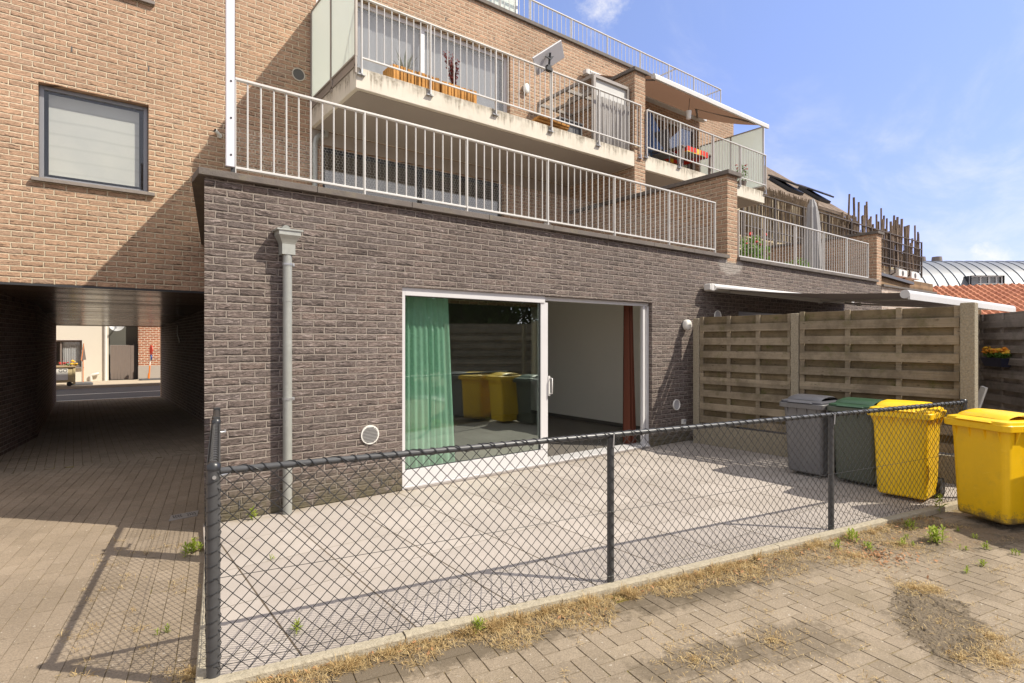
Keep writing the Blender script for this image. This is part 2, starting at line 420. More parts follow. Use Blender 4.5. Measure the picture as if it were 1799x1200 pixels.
def grass_mat(name, c1, c2, tr=.35):
    m = M(name); nt = m.nt
    a = nt.nodes.new('ShaderNodeObjectInfo'); f = m.noise(scale=23, detail=2)
    c = m.mix(f.ss(.3,.7), c1, c2); m.set(c, .6, 0, .25)
    t = nt.nodes.new('ShaderNodeBsdfTranslucent'); nt.links.new(c, t.inputs[0])
    mx = nt.nodes.new('ShaderNodeMixShader'); mx.inputs[0].default_value = tr
    nt.links.new(m.b.outputs[0], mx.inputs[1]); nt.links.new(t.outputs[0], mx.inputs[2]); nt.links.new(mx.outputs[0], m.out.inputs[0]); return m.mat
straw = grass_mat('dry_straw', (.38,.25,.105), (.60,.46,.235), .25)
moss_straw = grass_mat('mossy_straw', (.34,.27,.06), (.52,.38,.14), .25)
weed_green = grass_mat('weed_leaf', (.24,.33,.035), (.42,.47,.09), .4)
leaf_dark = grass_mat('tree_leaf', (.035,.07,.015), (.085,.14,.03), .3)
leaf_mid = grass_mat('shrub_leaf', (.08,.17,.025), (.20,.32,.06), .35)
red_leaf = grass_mat('red_leaf', (.16,.03,.03), (.30,.07,.06), .3)
petal_o = simple('orange_petal', (.75,.27,.015), .6, var=.25, vs=60)
petal_y = simple('yellow_petal', (.80,.45,.03), .6, var=.2, vs=60)
petal_r = simple('red_petal', (.55,.04,.03), .6)
petal_p = simple('pale_spiky_leaf', (.42,.46,.40), .6)
bark = simple('bark', (.09,.065,.045), .95, var=.4, vs=12, bump=.02)

def bin_mat(name, c, dirtz=.16):
    m = M(name); x, y, z = m.obj()
    cc = m.mix(.5, c, m.rgb(m.noise(scale=6, detail=5)*.5+.75), 'MULTIPLY')
    scr = m.noise(m.vec(x*9., y*9., z*34.), 1., 6, .75).ss(.60,.72)*.35
    sm = m.noise(scale=9, detail=7, rough=.75).ss(.52,.72)*.3; cc = m.mix(sm, cc, tuple(q*.6+.03 for q in c))
    cc = m.mix(scr, cc, tuple(min(1,q*1.3+.1) for q in c))
    dz = ((z*-1. + dirtz)*6. + (m.noise(scale=16, detail=7, rough=.8)-.5)*2.2).ss(.2,.8)
    cc = m.mix(dz*.85, cc, (.115,.085,.05))
    stn = m.noise(m.vec(x*26., y*26., z*1.6), 1., 4).ss(.62,.78)*.22
    cc = m.mix(stn, cc, tuple(q*.45 for q in c))
    m.set(cc, m.noise(scale=12)*.2+.3, 0, .45); m.bump(m.noise(scale=180, detail=2), .0008); return m.mat
bin_yellow = bin_mat('yellow_bin_plastic', (.80,.475,.004), .17)
bin_clean = bin_mat('yellow_bin_plastic_clean', (.82,.51,.006), .05)
bin_green = bin_mat('dark_green_bin_plastic', (.08,.09,.068), .04)
bin_lidgreen = bin_mat('green_lid_plastic', (.02,.06,.028), -.5)
bin_grey = bin_mat('grey_bin_plastic', (.145,.14,.14), .05)
bin_liddark = bin_mat('dark_grey_lid_plastic', (.07,.07,.08), -.5)
rubber = simple('black_rubber', (.02,.02,.02), .8)
sticker = simple('white_sticker', (.75,.72,.66), .5)
def soffit_mat():
    m = M('brown_plank_soffit'); x, y, z = m.pos()
    f = (y/.16).frac(); g = f.min(f.rsub(1.))*.16
    c = m.mix(m.white(m.vec((y/.16).floor(), 0., 0.)), (.13,.09,.068), (.21,.152,.115))
    c = m.mix(g.ss(.006,.003), c, (.03,.02,.015))
    m.set(c, m.white(m.vec((y/.16).floor(), 4., 0.))*.12+.17, 0, .6); m.bump(g.ss(0.,.01), .01); return m.mat
soffit_m = soffit_mat()
def tile_mat(name, c1, c2):
    m = M(name); x, y, z = m.pos()
    c = m.mix(m.white(m.vec((x*4.).floor(), (y*4.).floor(), (z*5.).floor())), c1, c2)
    c = m.mix(.5, c, m.rgb(m.noise(scale=3, detail=5)*.8+.6), 'MULTIPLY')
    m.set(c, .8, 0, .3); return m.mat
red_tile = tile_mat('orange_roof_tile', (.30,.10,.05), (.44,.175,.09))
def brown_roof_mat():
    m = M('old_brown_roof_tile'); x, y, z = m.pos()
    r = (z/.16); cc = (x/.2 + r.floor()*.5)
    rnd = m.white(m.vec(cc.floor(), r.floor(), 0.))
    c = m.mix(rnd, (.12,.085,.06), (.22,.17,.13))
    c = m.mix(r.frac().ss(.2,.0)*.7, c, (.04,.03,.025))
    m.set(c, .9, 0, .2); m.bump(r.frac(), .03); return m.mat
brown_roof = brown_roof_mat()
zinc_roof = simple('zinc_sheet', (.17,.178,.195), .5, .2, .12, .5)
zinc_seam = simple('zinc_seam', (.2,.22,.25), .5, .4)
dark_panel = simple('dark_grey_panel', (.10,.10,.105), .5)
dark_room = simple('dim_room_wall', (.10,.095,.09), .9, var=.1)  # dark colour stands in for unlit room depth behind the glass
orange_paint = simple('orange_paint', (.75,.20,.02), .5)
red_paint = simple('red_paint', (.6,.04,.02), .5)
blue_paint = simple('blue_paint', (.03,.07,.3), .5)
blue_cloth = translucent('blue_cloth', (.16,.26,.50), .3, .8)
navy = simple('navy_planter', (.015,.018,.045), .45)
skip_paint = simple('beige_container_paint', (.52,.42,.23), .6, var=.2, vs=6)
print_ink = simple('black_print', (.03,.03,.03), .6)
cast_iron = simple('grey_cast_iron', (.30,.28,.26), .6, .3, .2, 20)
black_metal = simple('black_metal', (.03,.03,.03), .4, .3)
cardboard = simple('brown_cardboard', (.38,.27,.15), .8)

# ------------------------------------------------------------------ helpers for walls
def wall_x(mb, x0, x1, z0, z1, y, holes, depth, mi=0):
    """A wall face on plane Y=y looking towards -Y with rectangular openings and their reveals."""
    xs = sorted({x0, x1, *[h[0] for h in holes], *[h[1] for h in holes]}); zs = sorted({z0, z1, *[h[2] for h in holes], *[h[3] for h in holes]})
    for i in range(len(xs)-1):
        for j in range(len(zs)-1):
            cx, cz = (xs[i]+xs[i+1])/2, (zs[j]+zs[j+1])/2
            if any(h[0] < cx < h[1] and h[2] < cz < h[3] for h in holes): continue
            mb.quad((xs[i],y,zs[j]), (xs[i+1],y,zs[j]), (xs[i+1],y,zs[j+1]), (xs[i],y,zs[j+1]), mi)
    for a, b, c, d in holes:
        e = y + depth
        mb.quad((a,y,c),(a,y,d),(a,e,d),(a,e,c), mi); mb.quad((b,y,d),(b,y,c),(b,e,c),(b,e,d), mi)
        mb.quad((a,y,d),(b,y,d),(b,e,d),(a,e,d), mi); mb.quad((a,y,c),(a,e,c),(b,e,c),(b,y,c), mi)

def frame_x(mb, x0, x1, z0, z1, y0, y1, w, mi=0):
    mb.box(x0, x0+w, y0, y1, z0, z1, mi); mb.box(x1-w, x1, y0, y1, z0, z1, mi)
    mb.box(x0+w, x1-w, y0, y1, z0, z0+w, mi); mb.box(x0+w, x1-w, y0, y1, z1-w, z1, mi)

def room(mb, x0, x1, y0, y1, z0, z1, wi=0, fi=0):
    mb.quad((x0,y0,z0),(x1,y0,z0),(x1,y1,z0),(x0,y1,z0), fi); mb.quad((x0,y0,z1),(x0,y1,z1),(x1,y1,z1),(x1,y0,z1), wi)
    mb.quad((x0,y1,z0),(x1,y1,z0),(x1,y1,z1),(x0,y1,z1), wi)
    mb.quad((x0,y0,z0),(x0,y1,z0),(x0,y1,z1),(x0,y0,z1), wi); mb.quad((x1,y0,z0),(x1,y0,z1),(x1,y1,z1),(x1,y1,z0), wi)

def cloth(mb, x0, x1, y, z0, z1, folds, amp, mi=0, flare=0.0, seg=8):
    n = int(folds*8); rows = 14
    vs = []
    for j in range(rows+1):
        t = j/rows; z = z1 + (z0-z1)*t
        for i in range(n+1):
            s = i/n
            xx = x0 + (x1-x0)*s + flare*t*(s-.0)
            yy = y + amp*(.6+.5*t)*math.sin(s*folds*2*math.pi + .5*math.sin(s*9+t*1.2)) + .3*amp*math.sin(s*folds*4.7+1+t)
            vs.append((xx, yy, z))
    fs = [(j*(n+1)+i, j*(n+1)+i+1, (j+1)*(n+1)+i+1, (j+1)*(n+1)+i) for j in range(rows) for i in range(n)]
    mb.add(vs, fs, mi, True)

exec_sections = []
# ================================================================== SETTING
AN = R(-10.5); EX = Vector((math.cos(AN), math.sin(AN), 0)); EY = Vector((-math.sin(AN), math.cos(AN), 0)); OR = Vector((.53, 3.03, 0))
def L(a, b, z=0.): return OR + EX*a + EY*b + Vector((0,0,z))
def to_ab(x, y):
    d = Vector((x, y, 0)) - OR; return d.dot(EX), d.dot(EY)

g = MB(); g.quad((-300,-300,-.13),(400,-300,-.13),(400,400,-.13),(-300,400,-.13))
tag(g.build('ground', earth), 'brown earth ground reaching out beyond the buildings', kind='structure')

class Pave:
    def __init__(s): s.mb = MB(); s.t = []; s.corners = []
    def block(s, pts, z, e=.0045, d=.008):
        c = sum((Vector(p) for p in pts), Vector())/4
        tz = [random.uniform(-.0007, .0007) for _ in pts]; dz = random.uniform(-.001, .0015)
        top = []; low = []
        for p, q in zip(pts, tz):
            p = Vector(p); v = (c-p); v = v/max(v.length, 1e-6)
            jx = Vector((random.uniform(-.0015,.0015), random.uniform(-.0015,.0015), 0))
            t = p + v*(e*1.25) + jx; t.z = z + q + dz; top.append(t)
            w = p + v*.002 + jx; w.z = z - d; low.append(w)
        s.corners.append(top)
        s.mb.add(top + low, [(0,1,2,3)] + [(k, 4+k, 4+(k+1) % 4, (k+1) % 4) for k in range(4)], 0)
        v = random.random(); s.t += [v]*5
    def done(s, name, mats, label):
        o = s.mb.build(name, mats); n = len(o.data.polygons); s.t += [.5]*(n-len(s.t))
        at = o.data.attributes.new('tint', 'FLOAT', 'FACE'); at.data.foreach_set('value', s.t)
        return tag(o, label, kind='structure')

PZ = -.05
def bed(P, pts, z=PZ-.0042):
    P.mb.add([(p[0], p[1], z) for p in pts], [tuple(range(len(pts)))], 1)
pv = Pave(); A = .1025
for i in range(-2, 112):
    for j in range(-49, 8):
        k = (i - j) % 4
        if k in (1, 3): continue
        a0, b0 = i*A, j*A - .08
        if k == 0: a1, b1 = a0 + 2*A, b0 + A
        else: b0, a1, b1 = b0 - A, a0 + A, b0 + A
        lim = -.075
        if b1 > lim + .03 or a0 < -.09: continue
        b1 = min(b1, lim)
        pv.block([L(a0,b0), L(a1,b0), L(a1,b1), L(a0,b1)], PZ)
bed(pv, [L(-.08,-5), L(11.4,-5), L(11.4,-.07), L(-.08,-.07)])
pv.done('paved_yard', [paver, joint], 'worn concrete block paving in herringbone pattern in front of the fence')

YARD = pv.corners
pv = Pave(); BW, BL = .101, .203
for i in range(-43, 0):
    a0 = -.075 + i*BW; a1 = a0 + BW
    off = (i % 2)*BL*.5 + (random.random()-.5)*.02
    for j in range(-25, 36):
        b0 = j*BL + off; b1 = b0 + BL
        m_ = L((a0+a1)/2, (b0+b1)/2)
        if m_.y > 9.52: continue
        pv.block([L(a0,b0), L(a1,b0), L(a1,b1), L(a0,b1)], PZ)
bed(pv, [L(-4.4,-5), L(-.07,-5), Vector((1.6,9.46,0)), Vector((-3.2,9.46,0))])
bed(pv, [(-3.4,9.2,0),(2.0,9.2,0),(2.0,9.7,0),(-3.4,9.7,0)], PZ-.0095)
pv.done('driveway', [drive_paver, joint], 'grey block paving of the drive leading into the passage')
DRIVE = pv.corners
pv = Pave()
for i in range(-13, 22):
    x0 = i*.1 ; off = (i % 2)*.1
    for j in range(0, 52):
        y0 = 9.45 + j*.2 + off - .0
        pv.block([(x0,y0,0),(x0+.1,y0,0),(x0+.1,y0+.2,0),(x0,y0+.2,0)], PZ-.004, .009, .008)
bed(pv, [(-1.3,9.462),(2.2,9.462),(2.2,20.0),(-1.3,20.0)], PZ-.008)
pv.done('passage_floor', [drive_paver, joint], 'block paving inside the dark passage under the building')

# street beyond the passage
s_ = MB(); s_.box(-30, 45, 20.0, 25.2, -.12, -.062); s_.box(-30, 45, 20.2, 20.28, -.062, -.058, 1); s_.box(-30, 45, 22.4, 22.5, -.062, -.058, 1)
tag(s_.build('street', [asphalt, sticker]), 'grey asphalt street crossing beyond the passage', kind='structure')
s_ = MB(); s_.box(-30, 45, 25.2, 25.35, -.12, .03); s_.box(-30, 45, 25.35, 28.2, -.12, .025)
tag(s_.build('pavement', pavement_mat), 'pale pavement with a kerb on the far side of the street', kind='structure')

# terrace and its kerb
t_ = MB(); pts = [L(-.005,-.012), L(6.9,-.012), Vector((7.9,1.72,0)), Vector((7.9,5.62,0)), Vector((.9,5.62,0))]
t_.prism([Vector((p.x,p.y,-.1)) for p in pts], (0,0,.1))
tag(t_.build('terrace', terrace), 'pale square concrete tiles of the fenced terrace', kind='structure')
k_ = MB()
def kerb_run(a0, b0, a1, b1, w, n):
    p, q = L(a0,b0), L(a1,b1); d = (q-p); ln = d.length/n; d.normalize(); s = Vector((-d.y, d.x, 0))
    for i in range(n):
        u = p + d*(i*ln+.003); v = p + d*((i+1)*ln-.003); dz = random.uniform(-.004,.004)
        rg = []
        for e in (u, v):
            o = e + s*random.uniform(-.002,.002)
            rg.append([o + Vector((0,0,-.12)), o + Vector((0,0,-.004+dz)), o + s*.006 + Vector((0,0,.006+dz)), o + s*(w-.006) + Vector((0,0,.006+dz)), o + s*w + Vector((0,0,-.002+dz)), o + s*w + Vector((0,0,-.12))])
        k_.loft(rg)
kerb_run(-.075, -.075, 6.9, -.075, .065, 7)
kerb_run(-.012, -.008, -.012, 2.52, .063, 3)
tag(k_.build('kerb', kerb_conc), 'sandy concrete edging along the foot of the mesh fence', kind='structure')
g = MB(); g.quad((7.9,-4,-.02),(17,-4,-.02),(17,5.6,-.02),(7.9,5.6,-.02))
tag(g.build('neighbour_terrace_ground', simple('neighbour_paving', (.34,.31,.28), .9)), 'grey paving of the next terrace behind the timber fence', kind='structure')

# ================================================================== APARTMENT BUILDING
B = thing('apartment_building', 'large brown brick apartment block with balconies and a dark brick ground floor extension', 'building')
YB, YO, YA = 9.5, 7.6, 5.55
# --- dark brick extension
mb = MB()
door_h = (2.79, 6.96, -.05, 2.19); n_door = (9.35, 13.2, -.05, 2.15)
wall_x(mb, .9, 15.73, -.06, 3.035, YA, [door_h, n_door], .12)
mb.quad((1.6,YB,-.06),(.9,YA,-.06),(.9,YA,3.035),(1.6,YB,3.035)); mb.quad((15.73,YA,-.06),(15.73,YB,-.06),(15.73,YB,3.035),(15.73,YA,3.035))
mb.build('dark_brick_wall', dark_brick, B)
mb = MB()   # terrace deck above the extension
mb.prism([(.95,YA+.26,2.8),(15.7,YA+.26,2.8),(15.7,YB-.003,2.8),(1.6,YB-.003,2.8)], (0,0,.06))
mb.build('roof_deck', plinth, B)
mb = MB()
mb.prism([(1.0,YA+.15,2.3),(15.7,YA+.15,2.3),(15.7,YA+.26,2.3),(1.02,YA+.26,2.3)], (0,0,.735)); mb.build('parapet', dark_brick, B)
def coping(x0, x1, n):
    mb = MB(); d = (x1-x0)/n
    for i in range(n): mb.box(x0+i*d+.002, x0+(i+1)*d-.002, YA-.055, YA+.29, 3.038, 3.098+random.uniform(-.001,.001))
    mb.build('coping', stone, B, bevel=.004)
coping(.845, 8.985, 8); coping(9.305, 15.44, 6)
mb = MB(); mb.prism([(.845,YA+.29,3.038),(1.1,YA+.29,3.038),(1.75,YB-.004,3.038),(1.5,YB-.004,3.038)], (0,0,.058)); mb.build('coping', stone, B)
# --- brown upper wall
win_l = (-.36, .84, 3.70, 4.94); win_u = (-.36, .84, 6.40, 7.6)
b_door = (3.2, 7.27, 5.44, 7.60); b_door2 = (9.75, 13.95, 5.44, 7.60); t_door = (3.31, 7.12, 2.86, 4.90); t_door2 = (10.2, 13.9, 2.86, 4.90)
mb = MB(); wall_x(mb, -7.5, 15.73, 2.34, 8.44, YB, [win_l, win_u, b_door, b_door2, t_door, t_door2], .16)
wall_x(mb, -7.5, -1.1, -.06, 2.34, YB, [], 0)
mb.quad((15.73,YB,-.06),(15.73,19.9,-.06),(15.73,19.9,8.44),(15.73,YB,8.44)); mb.quad((-7.5,19.9,-.06),(-7.5,YB,-.06),(-7.5,YB,8.44),(-7.5,19.9,8.44))
mb.build('brown_brick_wall', brown_brick, B)
mb = MB(); mb.box(-7.45, 15.7, YB+.3, 19.85, 8.3, 8.42); mb.build('flat_roof', plinth, B)
mb = MB(); mb.box(-7.55, 15.78, YB-.05, YB+.32, 8.443, 8.52); mb.build('roof_coping', stone, B, bevel=.004)
mb = MB(); mb.box(-.8, 1.6, YB-.004, YB+.02, 2.315, 2.343); mb.build('soffit_trim', frame_dark, B)
mb = MB()
wall_x(mb, -7.5, 15.73, -.06, 8.44, 19.9, [(-.38,2.08,-.06,2.04)], .25); mb.build('street_wall', brown_brick, B)
mb = MB(); mb.add([(-1.6,YB+.02,2.33),(2.2,YB+.02,2.33),(2.2,19.89,2.05),(-1.6,19.89,2.05)], [(0,1,2,3)]); mb.add([(-1.6,YB+.02,2.45),(2.2,YB+.02,2.45),(2.2,19.89,2.45),(-1.6,19.89,2.45)], [(0,1,2,3)])
mb.build('passage_soffit', soffit_m, B)
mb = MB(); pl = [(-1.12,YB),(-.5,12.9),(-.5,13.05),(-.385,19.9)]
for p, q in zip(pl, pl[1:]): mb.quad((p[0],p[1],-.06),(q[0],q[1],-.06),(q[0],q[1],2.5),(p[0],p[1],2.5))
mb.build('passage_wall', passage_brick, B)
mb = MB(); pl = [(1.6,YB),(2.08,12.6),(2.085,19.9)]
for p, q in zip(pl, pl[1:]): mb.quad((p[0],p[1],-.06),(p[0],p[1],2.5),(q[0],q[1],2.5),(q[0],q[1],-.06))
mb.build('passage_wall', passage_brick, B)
# --- party wall fins
def fin(x0, x1, y0, y1, z0, z1, cap=.07, over=.05):
    mb = MB(); mb.box(x0, x1, y0, y1, z0, z1); f = mb.build('party_wall', brown_brick, B)
    mb = MB(); mb.box(x0-over, x1+over, y0-over, y1, z1+.001, z1+cap); mb.build('wall_cap', stone, f, bevel=.004)
fin(8.99, 9.30, YA-.003, YB-.004, 2.98, 4.50, .07, .06)
fin(8.98, 9.31, YO, YB-.003, 4.57, 7.07, .07)
fin(15.45, 15.735, YA-.003, YB-.004, 2.98, 4.22, .06)
# --- balcony slabs
for x0, x1 in ((3.11, 8.975), (9.315, 14.01)):
    mb = MB(); mb.box(x0, x1, YO, YB-.002, 5.135, 5.43); sl = mb.build('balcony_slab', slab_conc, B, bevel=.008)
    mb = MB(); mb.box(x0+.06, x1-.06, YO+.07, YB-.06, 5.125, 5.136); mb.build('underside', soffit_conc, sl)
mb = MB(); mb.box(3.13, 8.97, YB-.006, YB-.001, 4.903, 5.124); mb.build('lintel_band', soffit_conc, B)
# --- windows
def window(h, y, mats, mull=(), w=.07, name='window', blind=None, sill=True, deep=.45, gl=high_glass, parts_in=None):
    mb = MB(); frame_x(mb, h[0]+.003, h[1]-.003, h[2]+.003, h[3]-.003, y+.105, y+.155, w)
    for m_ in mull: mb.box(m_-w*.6, m_+w*.6, y+.107, y+.153, h[2]+w, h[3]-w)
    f = mb.build(name, mats, B, bevel=.004)
    xs = [h[0]+w] + [q for m_ in mull for q in (m_-w*.6, m_+w*.6)] + [h[1]-w]
    for i in range(0, len(xs), 2):
        mb = MB(); mb.box(xs[i]-.002, xs[i+1]+.002, y+.125, y+.135, h[2]+w-.002, h[3]-w+.002); mb.build('pane', gl, f)
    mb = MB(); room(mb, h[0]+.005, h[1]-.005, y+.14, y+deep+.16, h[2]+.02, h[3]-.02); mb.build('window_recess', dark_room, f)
    if sill:
        mb = MB(); mb.box(h[0]-.07, h[1]+.07, y-.06, y+.07, h[2]-.045, h[2]+.001); mb.build('sill', sill_stone, f, bevel=.004)
    if blind: blind(f)
    return f
def roller(f):
    mb = MB(); mb.box(-.26, .74, YB+.17, YB+.175, 3.8, 4.86); mb.build('roller_blind', blind_striped, f)
window(win_l, YB, frame_grey, w=.05, blind=roller, gl=clear_glass)
def net(x0, x1, z0, z1, folds):  # curtain added behind the glass to imitate pale sky reflections
    def f_(f):
        mb = MB(); cloth(mb, x0, x1, YB+.24, z0, z1, folds*.6, .007); mb.build('added_net_curtain', net_cloth, f)
    return f_
window(win_u, YB, frame_grey, blind=net(-.3, .78, 6.45, 7.5, 9))
window(b_door, YB, frame_white, (5.25,), .08, 'balcony_door', net(3.3, 7.15, 5.5, 7.52, 26), False, .9)
window(b_door2, YB, frame_white, (11.2, 12.6), .08, 'balcony_door', None, False, .9)
window(t_door, YB, frame_dark, (5.2,), .07, 'terrace_door', None, False, .9)
window(t_door2, YB, frame_dark, (12.0,), .07, 'terrace_door', None, False, .9)
window((9.35,13.2,-.05,2.15), YA, frame_grey, (11.2,), .08, 'garden_door', None, False, .9)
# --- the sliding door of the terrace
x0, x1, z0, z1 = 2.79, 6.96, 0.0, 2.19
mb = MB()
mb.box(x0+.002, x0+.05, YA+.03, YA+.119, z0, z1-.002); mb.box(x0+.05, 4.84, YA+.03, YA+.119, 2.10, z1-.002)
mb.box(4.84, x1-.002, YA+.07, YA+.119, 2.135, z1-.003); mb.box(x1-.13, x1-.075, YA+.07, YA+.119, .03, 2.135); mb.box(x1-.05, x1-.002, YA+.06, YA+.119, .03, 2.135)
mb.box(x1-.075, x1-.05, YA+.10, YA+.118, .03, 2.135)
mb.box(x0+.05, x1-.002, YA+.03, YA+.30, z0, .03)
D = mb.build('sliding_door', frame_white, B, bevel=.003)
mb = MB(); mb.box(x0+.05, x1-.05, YA-.04, YA+.03, -.02, .012); mb.build('threshold', sill_stone, D, bevel=.004)
mb = MB(); mb.box(2.84, 4.90, YA+.05, YA+.11, .032, .20); mb.box(4.78, 4.90, YA+.045, YA+.112, .20, 2.105); mb.box(2.84, 2.845, YA+.05, YA+.11, .2, 2.1); D2 = mb.build('leaf_frame', frame_white, D, bevel=.003)
mb = MB(); frame_x(mb, 2.842, 4.79, .195, 2.105, YA+.062, YA+.09, .012); mb.build('gasket', frame_dark, D)
mb = MB(); mb.box(2.848, 4.785, YA+.072, YA+.08, .2, 2.1); mb.build('pane', door_glass, D)
mb = MB(); mb.tube([(4.93,YA+.03,.92),(4.93,YA-.005,.92),(4.93,YA-.005,1.12),(4.93,YA+.03,1.12)], .009, 6); mb.obox((4.915,YA+.045,1.02),(.03,.02,.26)); mb.build('handle', white_metal, D)
mb = MB(); mb.box(x1-.074, x1-.068, YA+.085, YA+.1, .05, 2.1)
for z in (.6, .95, 1.3, 1.7): mb.box(x1-.071, x1-.062, YA+.08, YA+.09, z, z+.06)
mb.build('lock_strip', galv, D)
# room behind it
mb = MB(); room(mb, 2.3, 8.12, YA+.13, 9.9, .0, 2.46, 0, 1); mb.quad((2.3,YA+.13,0),(2.79,YA+.13,0),(2.79,YA+.13,2.46),(2.3,YA+.13,2.46)); mb.quad((6.96,YA+.13,0),(8.12,YA+.13,0),(8.12,YA+.13,2.46),(6.96,YA+.13,2.46)); mb.quad((2.79,YA+.13,2.19),(6.96,YA+.13,2.19),(6.96,YA+.13,2.46),(2.79,YA+.13,2.46))
mb.build('living_room', [plaster, floor_tile], B)
mb = MB(); mb.box(2.32, 4.2, 8.6, 8.66, .01, 2.44); mb.box(4.2, 8.10, 9.82, 9.88, .01, 2.44); mb.build('dimmed_back_wall', dark_room, B)  # dark panels paint the dimness at the far end of the room
mb = MB(); mb.box(8.105, 8.118, YA+.2, 9.88, .002, .07); mb.build('skirting', floor_tile, B)
# weep slots in the brickwork
for x, z in ((-.02,5.46),(.84,5.45),(4.6,7.83),(5.7,7.83),(6.85,7.83)):
    mb = MB(); mb.box(x-.008, x+.008, YB-.004, YB+.01, z-.035, z+.035); mb.build('weep_slot', vent_dark, B)
for x in (1.18, 2.0, 2.55):
    mb = MB(); mb.box(x-.006, x+.006, YA-.006, YA+.01, .10, .17); mb.build('weep_slot', vent_dark, B)

# curtains hang inside the door: things of their own
def curtain(name, label, mat, *a, **k):
    mb = MB(); cloth(mb, *a, **k); o = mb.build(name, mat); return tag(o, label, 'curtain')
curtain('green_curtain', 'sheer green curtain drawn to the side behind the glass of the sliding door', green_cloth, 2.93, 3.52, YA+.26, .04, 2.14, 8, .022, flare=.10)
curtain('rust_curtain', 'bundled rust brown curtain at the open side of the sliding door', rust_cloth, 6.69, 6.87, YA+.30, .03, 2.16, 3, .045, flare=.05)
# ================================================================== RAILINGS AND SCREENS
def railing(label, x0, x1, y, z0, z1, posts, sp, zfoot, group=None, bracket=False, ret=None, mat=white_metal, t=.013, endpost=.035):
    T = thing('railing', label, 'railing', ((x0+x1)/2, y, z0), group)
    mb = MB(); mb.box(x0, x1, y-.021, y+.021, z1-.022, z1); mb.build('top_rail', mat, T, bevel=.004)
    mb = MB(); mb.box(x0, x1, y-.013, y+.013, z0, z0+.022); mb.build('bottom_rail', mat, T, bevel=.003)
    for p in posts:
        mb = MB(); w = endpost if p in (posts[0], posts[-1]) else .04
        mb.box(p-.008, p+.008, y-w/2-.001, y+w/2+.001, zfoot, z1-.021); o = mb.build('post', mat, T, bevel=.003)
        if bracket:
            mb = MB(); mb.box(p-.06, p+.06, y-.012, y+.036, zfoot-.012, zfoot-.003); mb.prism([(p-.05,y+.034,zfoot-.01),(p+.05,y+.034,zfoot-.01),(p,y+.034,zfoot+.08)], (0,.003,0)); mb.box(p-.011, p+.011, y-.02, y+.034, zfoot-.003, zfoot+.07)
            mb.build('bracket', galv, o)
    mb = MB(); n = round((x1-x0)/sp)
    for i in range(1, n):
        x = x0 + (x1-x0)*i/n
        if min(abs(x-p) for p in posts) < .03: continue
        mb.tube([(x, y, z0+.012), (x, y, z1-.012)], t/2+.0015, 6, caps=False)
    mb.build('baluster_infill', mat, T)
    return T
railing('long white railing on the dark brick extension, lined with chicken wire', 1.15, 8.73, 5.62, 3.165, 3.99, [1.158, 2.392, 3.657, 4.916, 6.193, 7.459, 8.722], .1145, 3.095, 'white terrace and balcony railings')
railing('white steel railing on the extension between the two low brick party walls', 9.45, 15.13, 5.62, 3.125, 3.96, [9.458, 10.358, 11.548, 12.776, 13.934, 15.122], .113, 3.095, 'white terrace and balcony railings')
railing('white railing of the balcony that carries wooden planters and a flat antenna', 3.17, 9.13, YO-.035, 5.545, 6.40, [3.18, 4.27, 5.49, 6.71, 7.91, 9.12], .1165, 5.33, 'white terrace and balcony railings', True)
railing('white railing of the balcony shaded by the upper brown awning', 9.31, 14.01, YO-.035, 5.575, 6.36, [9.318, 10.424, 11.665, 12.814, 14.0], .114, 5.38, 'white terrace and balcony railings', True)
rr = railing('pale railing along the flat roof edge against the sky', 3.0, 15.40, 9.72, 8.56, 9.17, [3.01, 4.3, 5.7, 7.173, 8.0, 9.244, 10.462, 11.71, 12.899, 14.046, 15.39], .1385, 8.50, 'white terrace and balcony railings', t=.012)
mb = MB(); mb.box(13.18, 13.21, 9.74, 12.4, 9.13, 9.16); mb.box(13.19, 13.205, 9.74, 12.4, 8.6, 8.62)
for i in range(18): mb.tube([(13.195, 9.85+i*.14, 8.61), (13.195, 9.85+i*.14, 9.14)], .007, 5, caps=False)
mb.build('divider_rail', white_metal, rr)
mb = MB(); mb.box(15.375, 15.40, 9.74, 12.4, 9.14, 9.17)
for i in range(18): mb.tube([(15.39, 9.85+i*.14, 8.61), (15.39, 9.85+i*.14, 9.14)], .007, 5, caps=False)
mb.build('side_rail', white_metal, rr)

def screen_y(label, x, y0, y1, z0, z1, mids, x2=None, fm=None, name='glass_screen'):
    """frosted privacy screen running along Y (x -> x2 when skewed)"""
    T = thing(name, label, 'glass screen', (x, y0, z0)); x2 = x if x2 is None else x2; fm = fm or pole_metal
    X = lambda y: x + (x2-x)*(y-y0)/(y1-y0)
    mb = MB()
    for y in [y0] + mids + [y1-.03]: mb.beam((X(y), y+.015, z0-.01), (X(y), y+.015, z1), .035, .035)
    for z in (z0+.012, z1-.012): mb.beam((X(y0), y0+.03, z), (X(y1), y1-.03, z), .03, .03)
    mb.build('frame', fm, T, bevel=.003)
    ys = [y0] + mids + [y1-.03]
    for a, b in zip(ys, ys[1:]):
        mb = MB(); mb.prism([(X(a+.03),a+.03,z0+.02),(X(b),b,z0+.02),(X(b),b,z1-.02),(X(a+.03),a+.03,z1-.02)], (.012,0,0)); mb.build('glass_panel', frost, T)
    return T
screen_frame = simple('grey_brown_screen_frame', (.30,.265,.235), .45, .2)
sc = screen_y('frosted two-panel glass screen at the open end of the balcony with the planters', 3.115, YO-.01, YB-.02, 5.58, 7.06, [8.55], None, screen_frame)
mb = MB(); mb.box(3.10, 3.135, YO, YB-.02, 5.44, 5.47); mb.box(3.118, 3.128, YO+.03, YB-.02, 5.46, 5.60); mb.box(3.10, 3.125, YO-.01, YO+.03, 5.34, 5.58); mb.box(3.10, 3.125, 8.5, 8.56, 5.38, 5.58); mb.build('base_rail', screen_frame, sc)
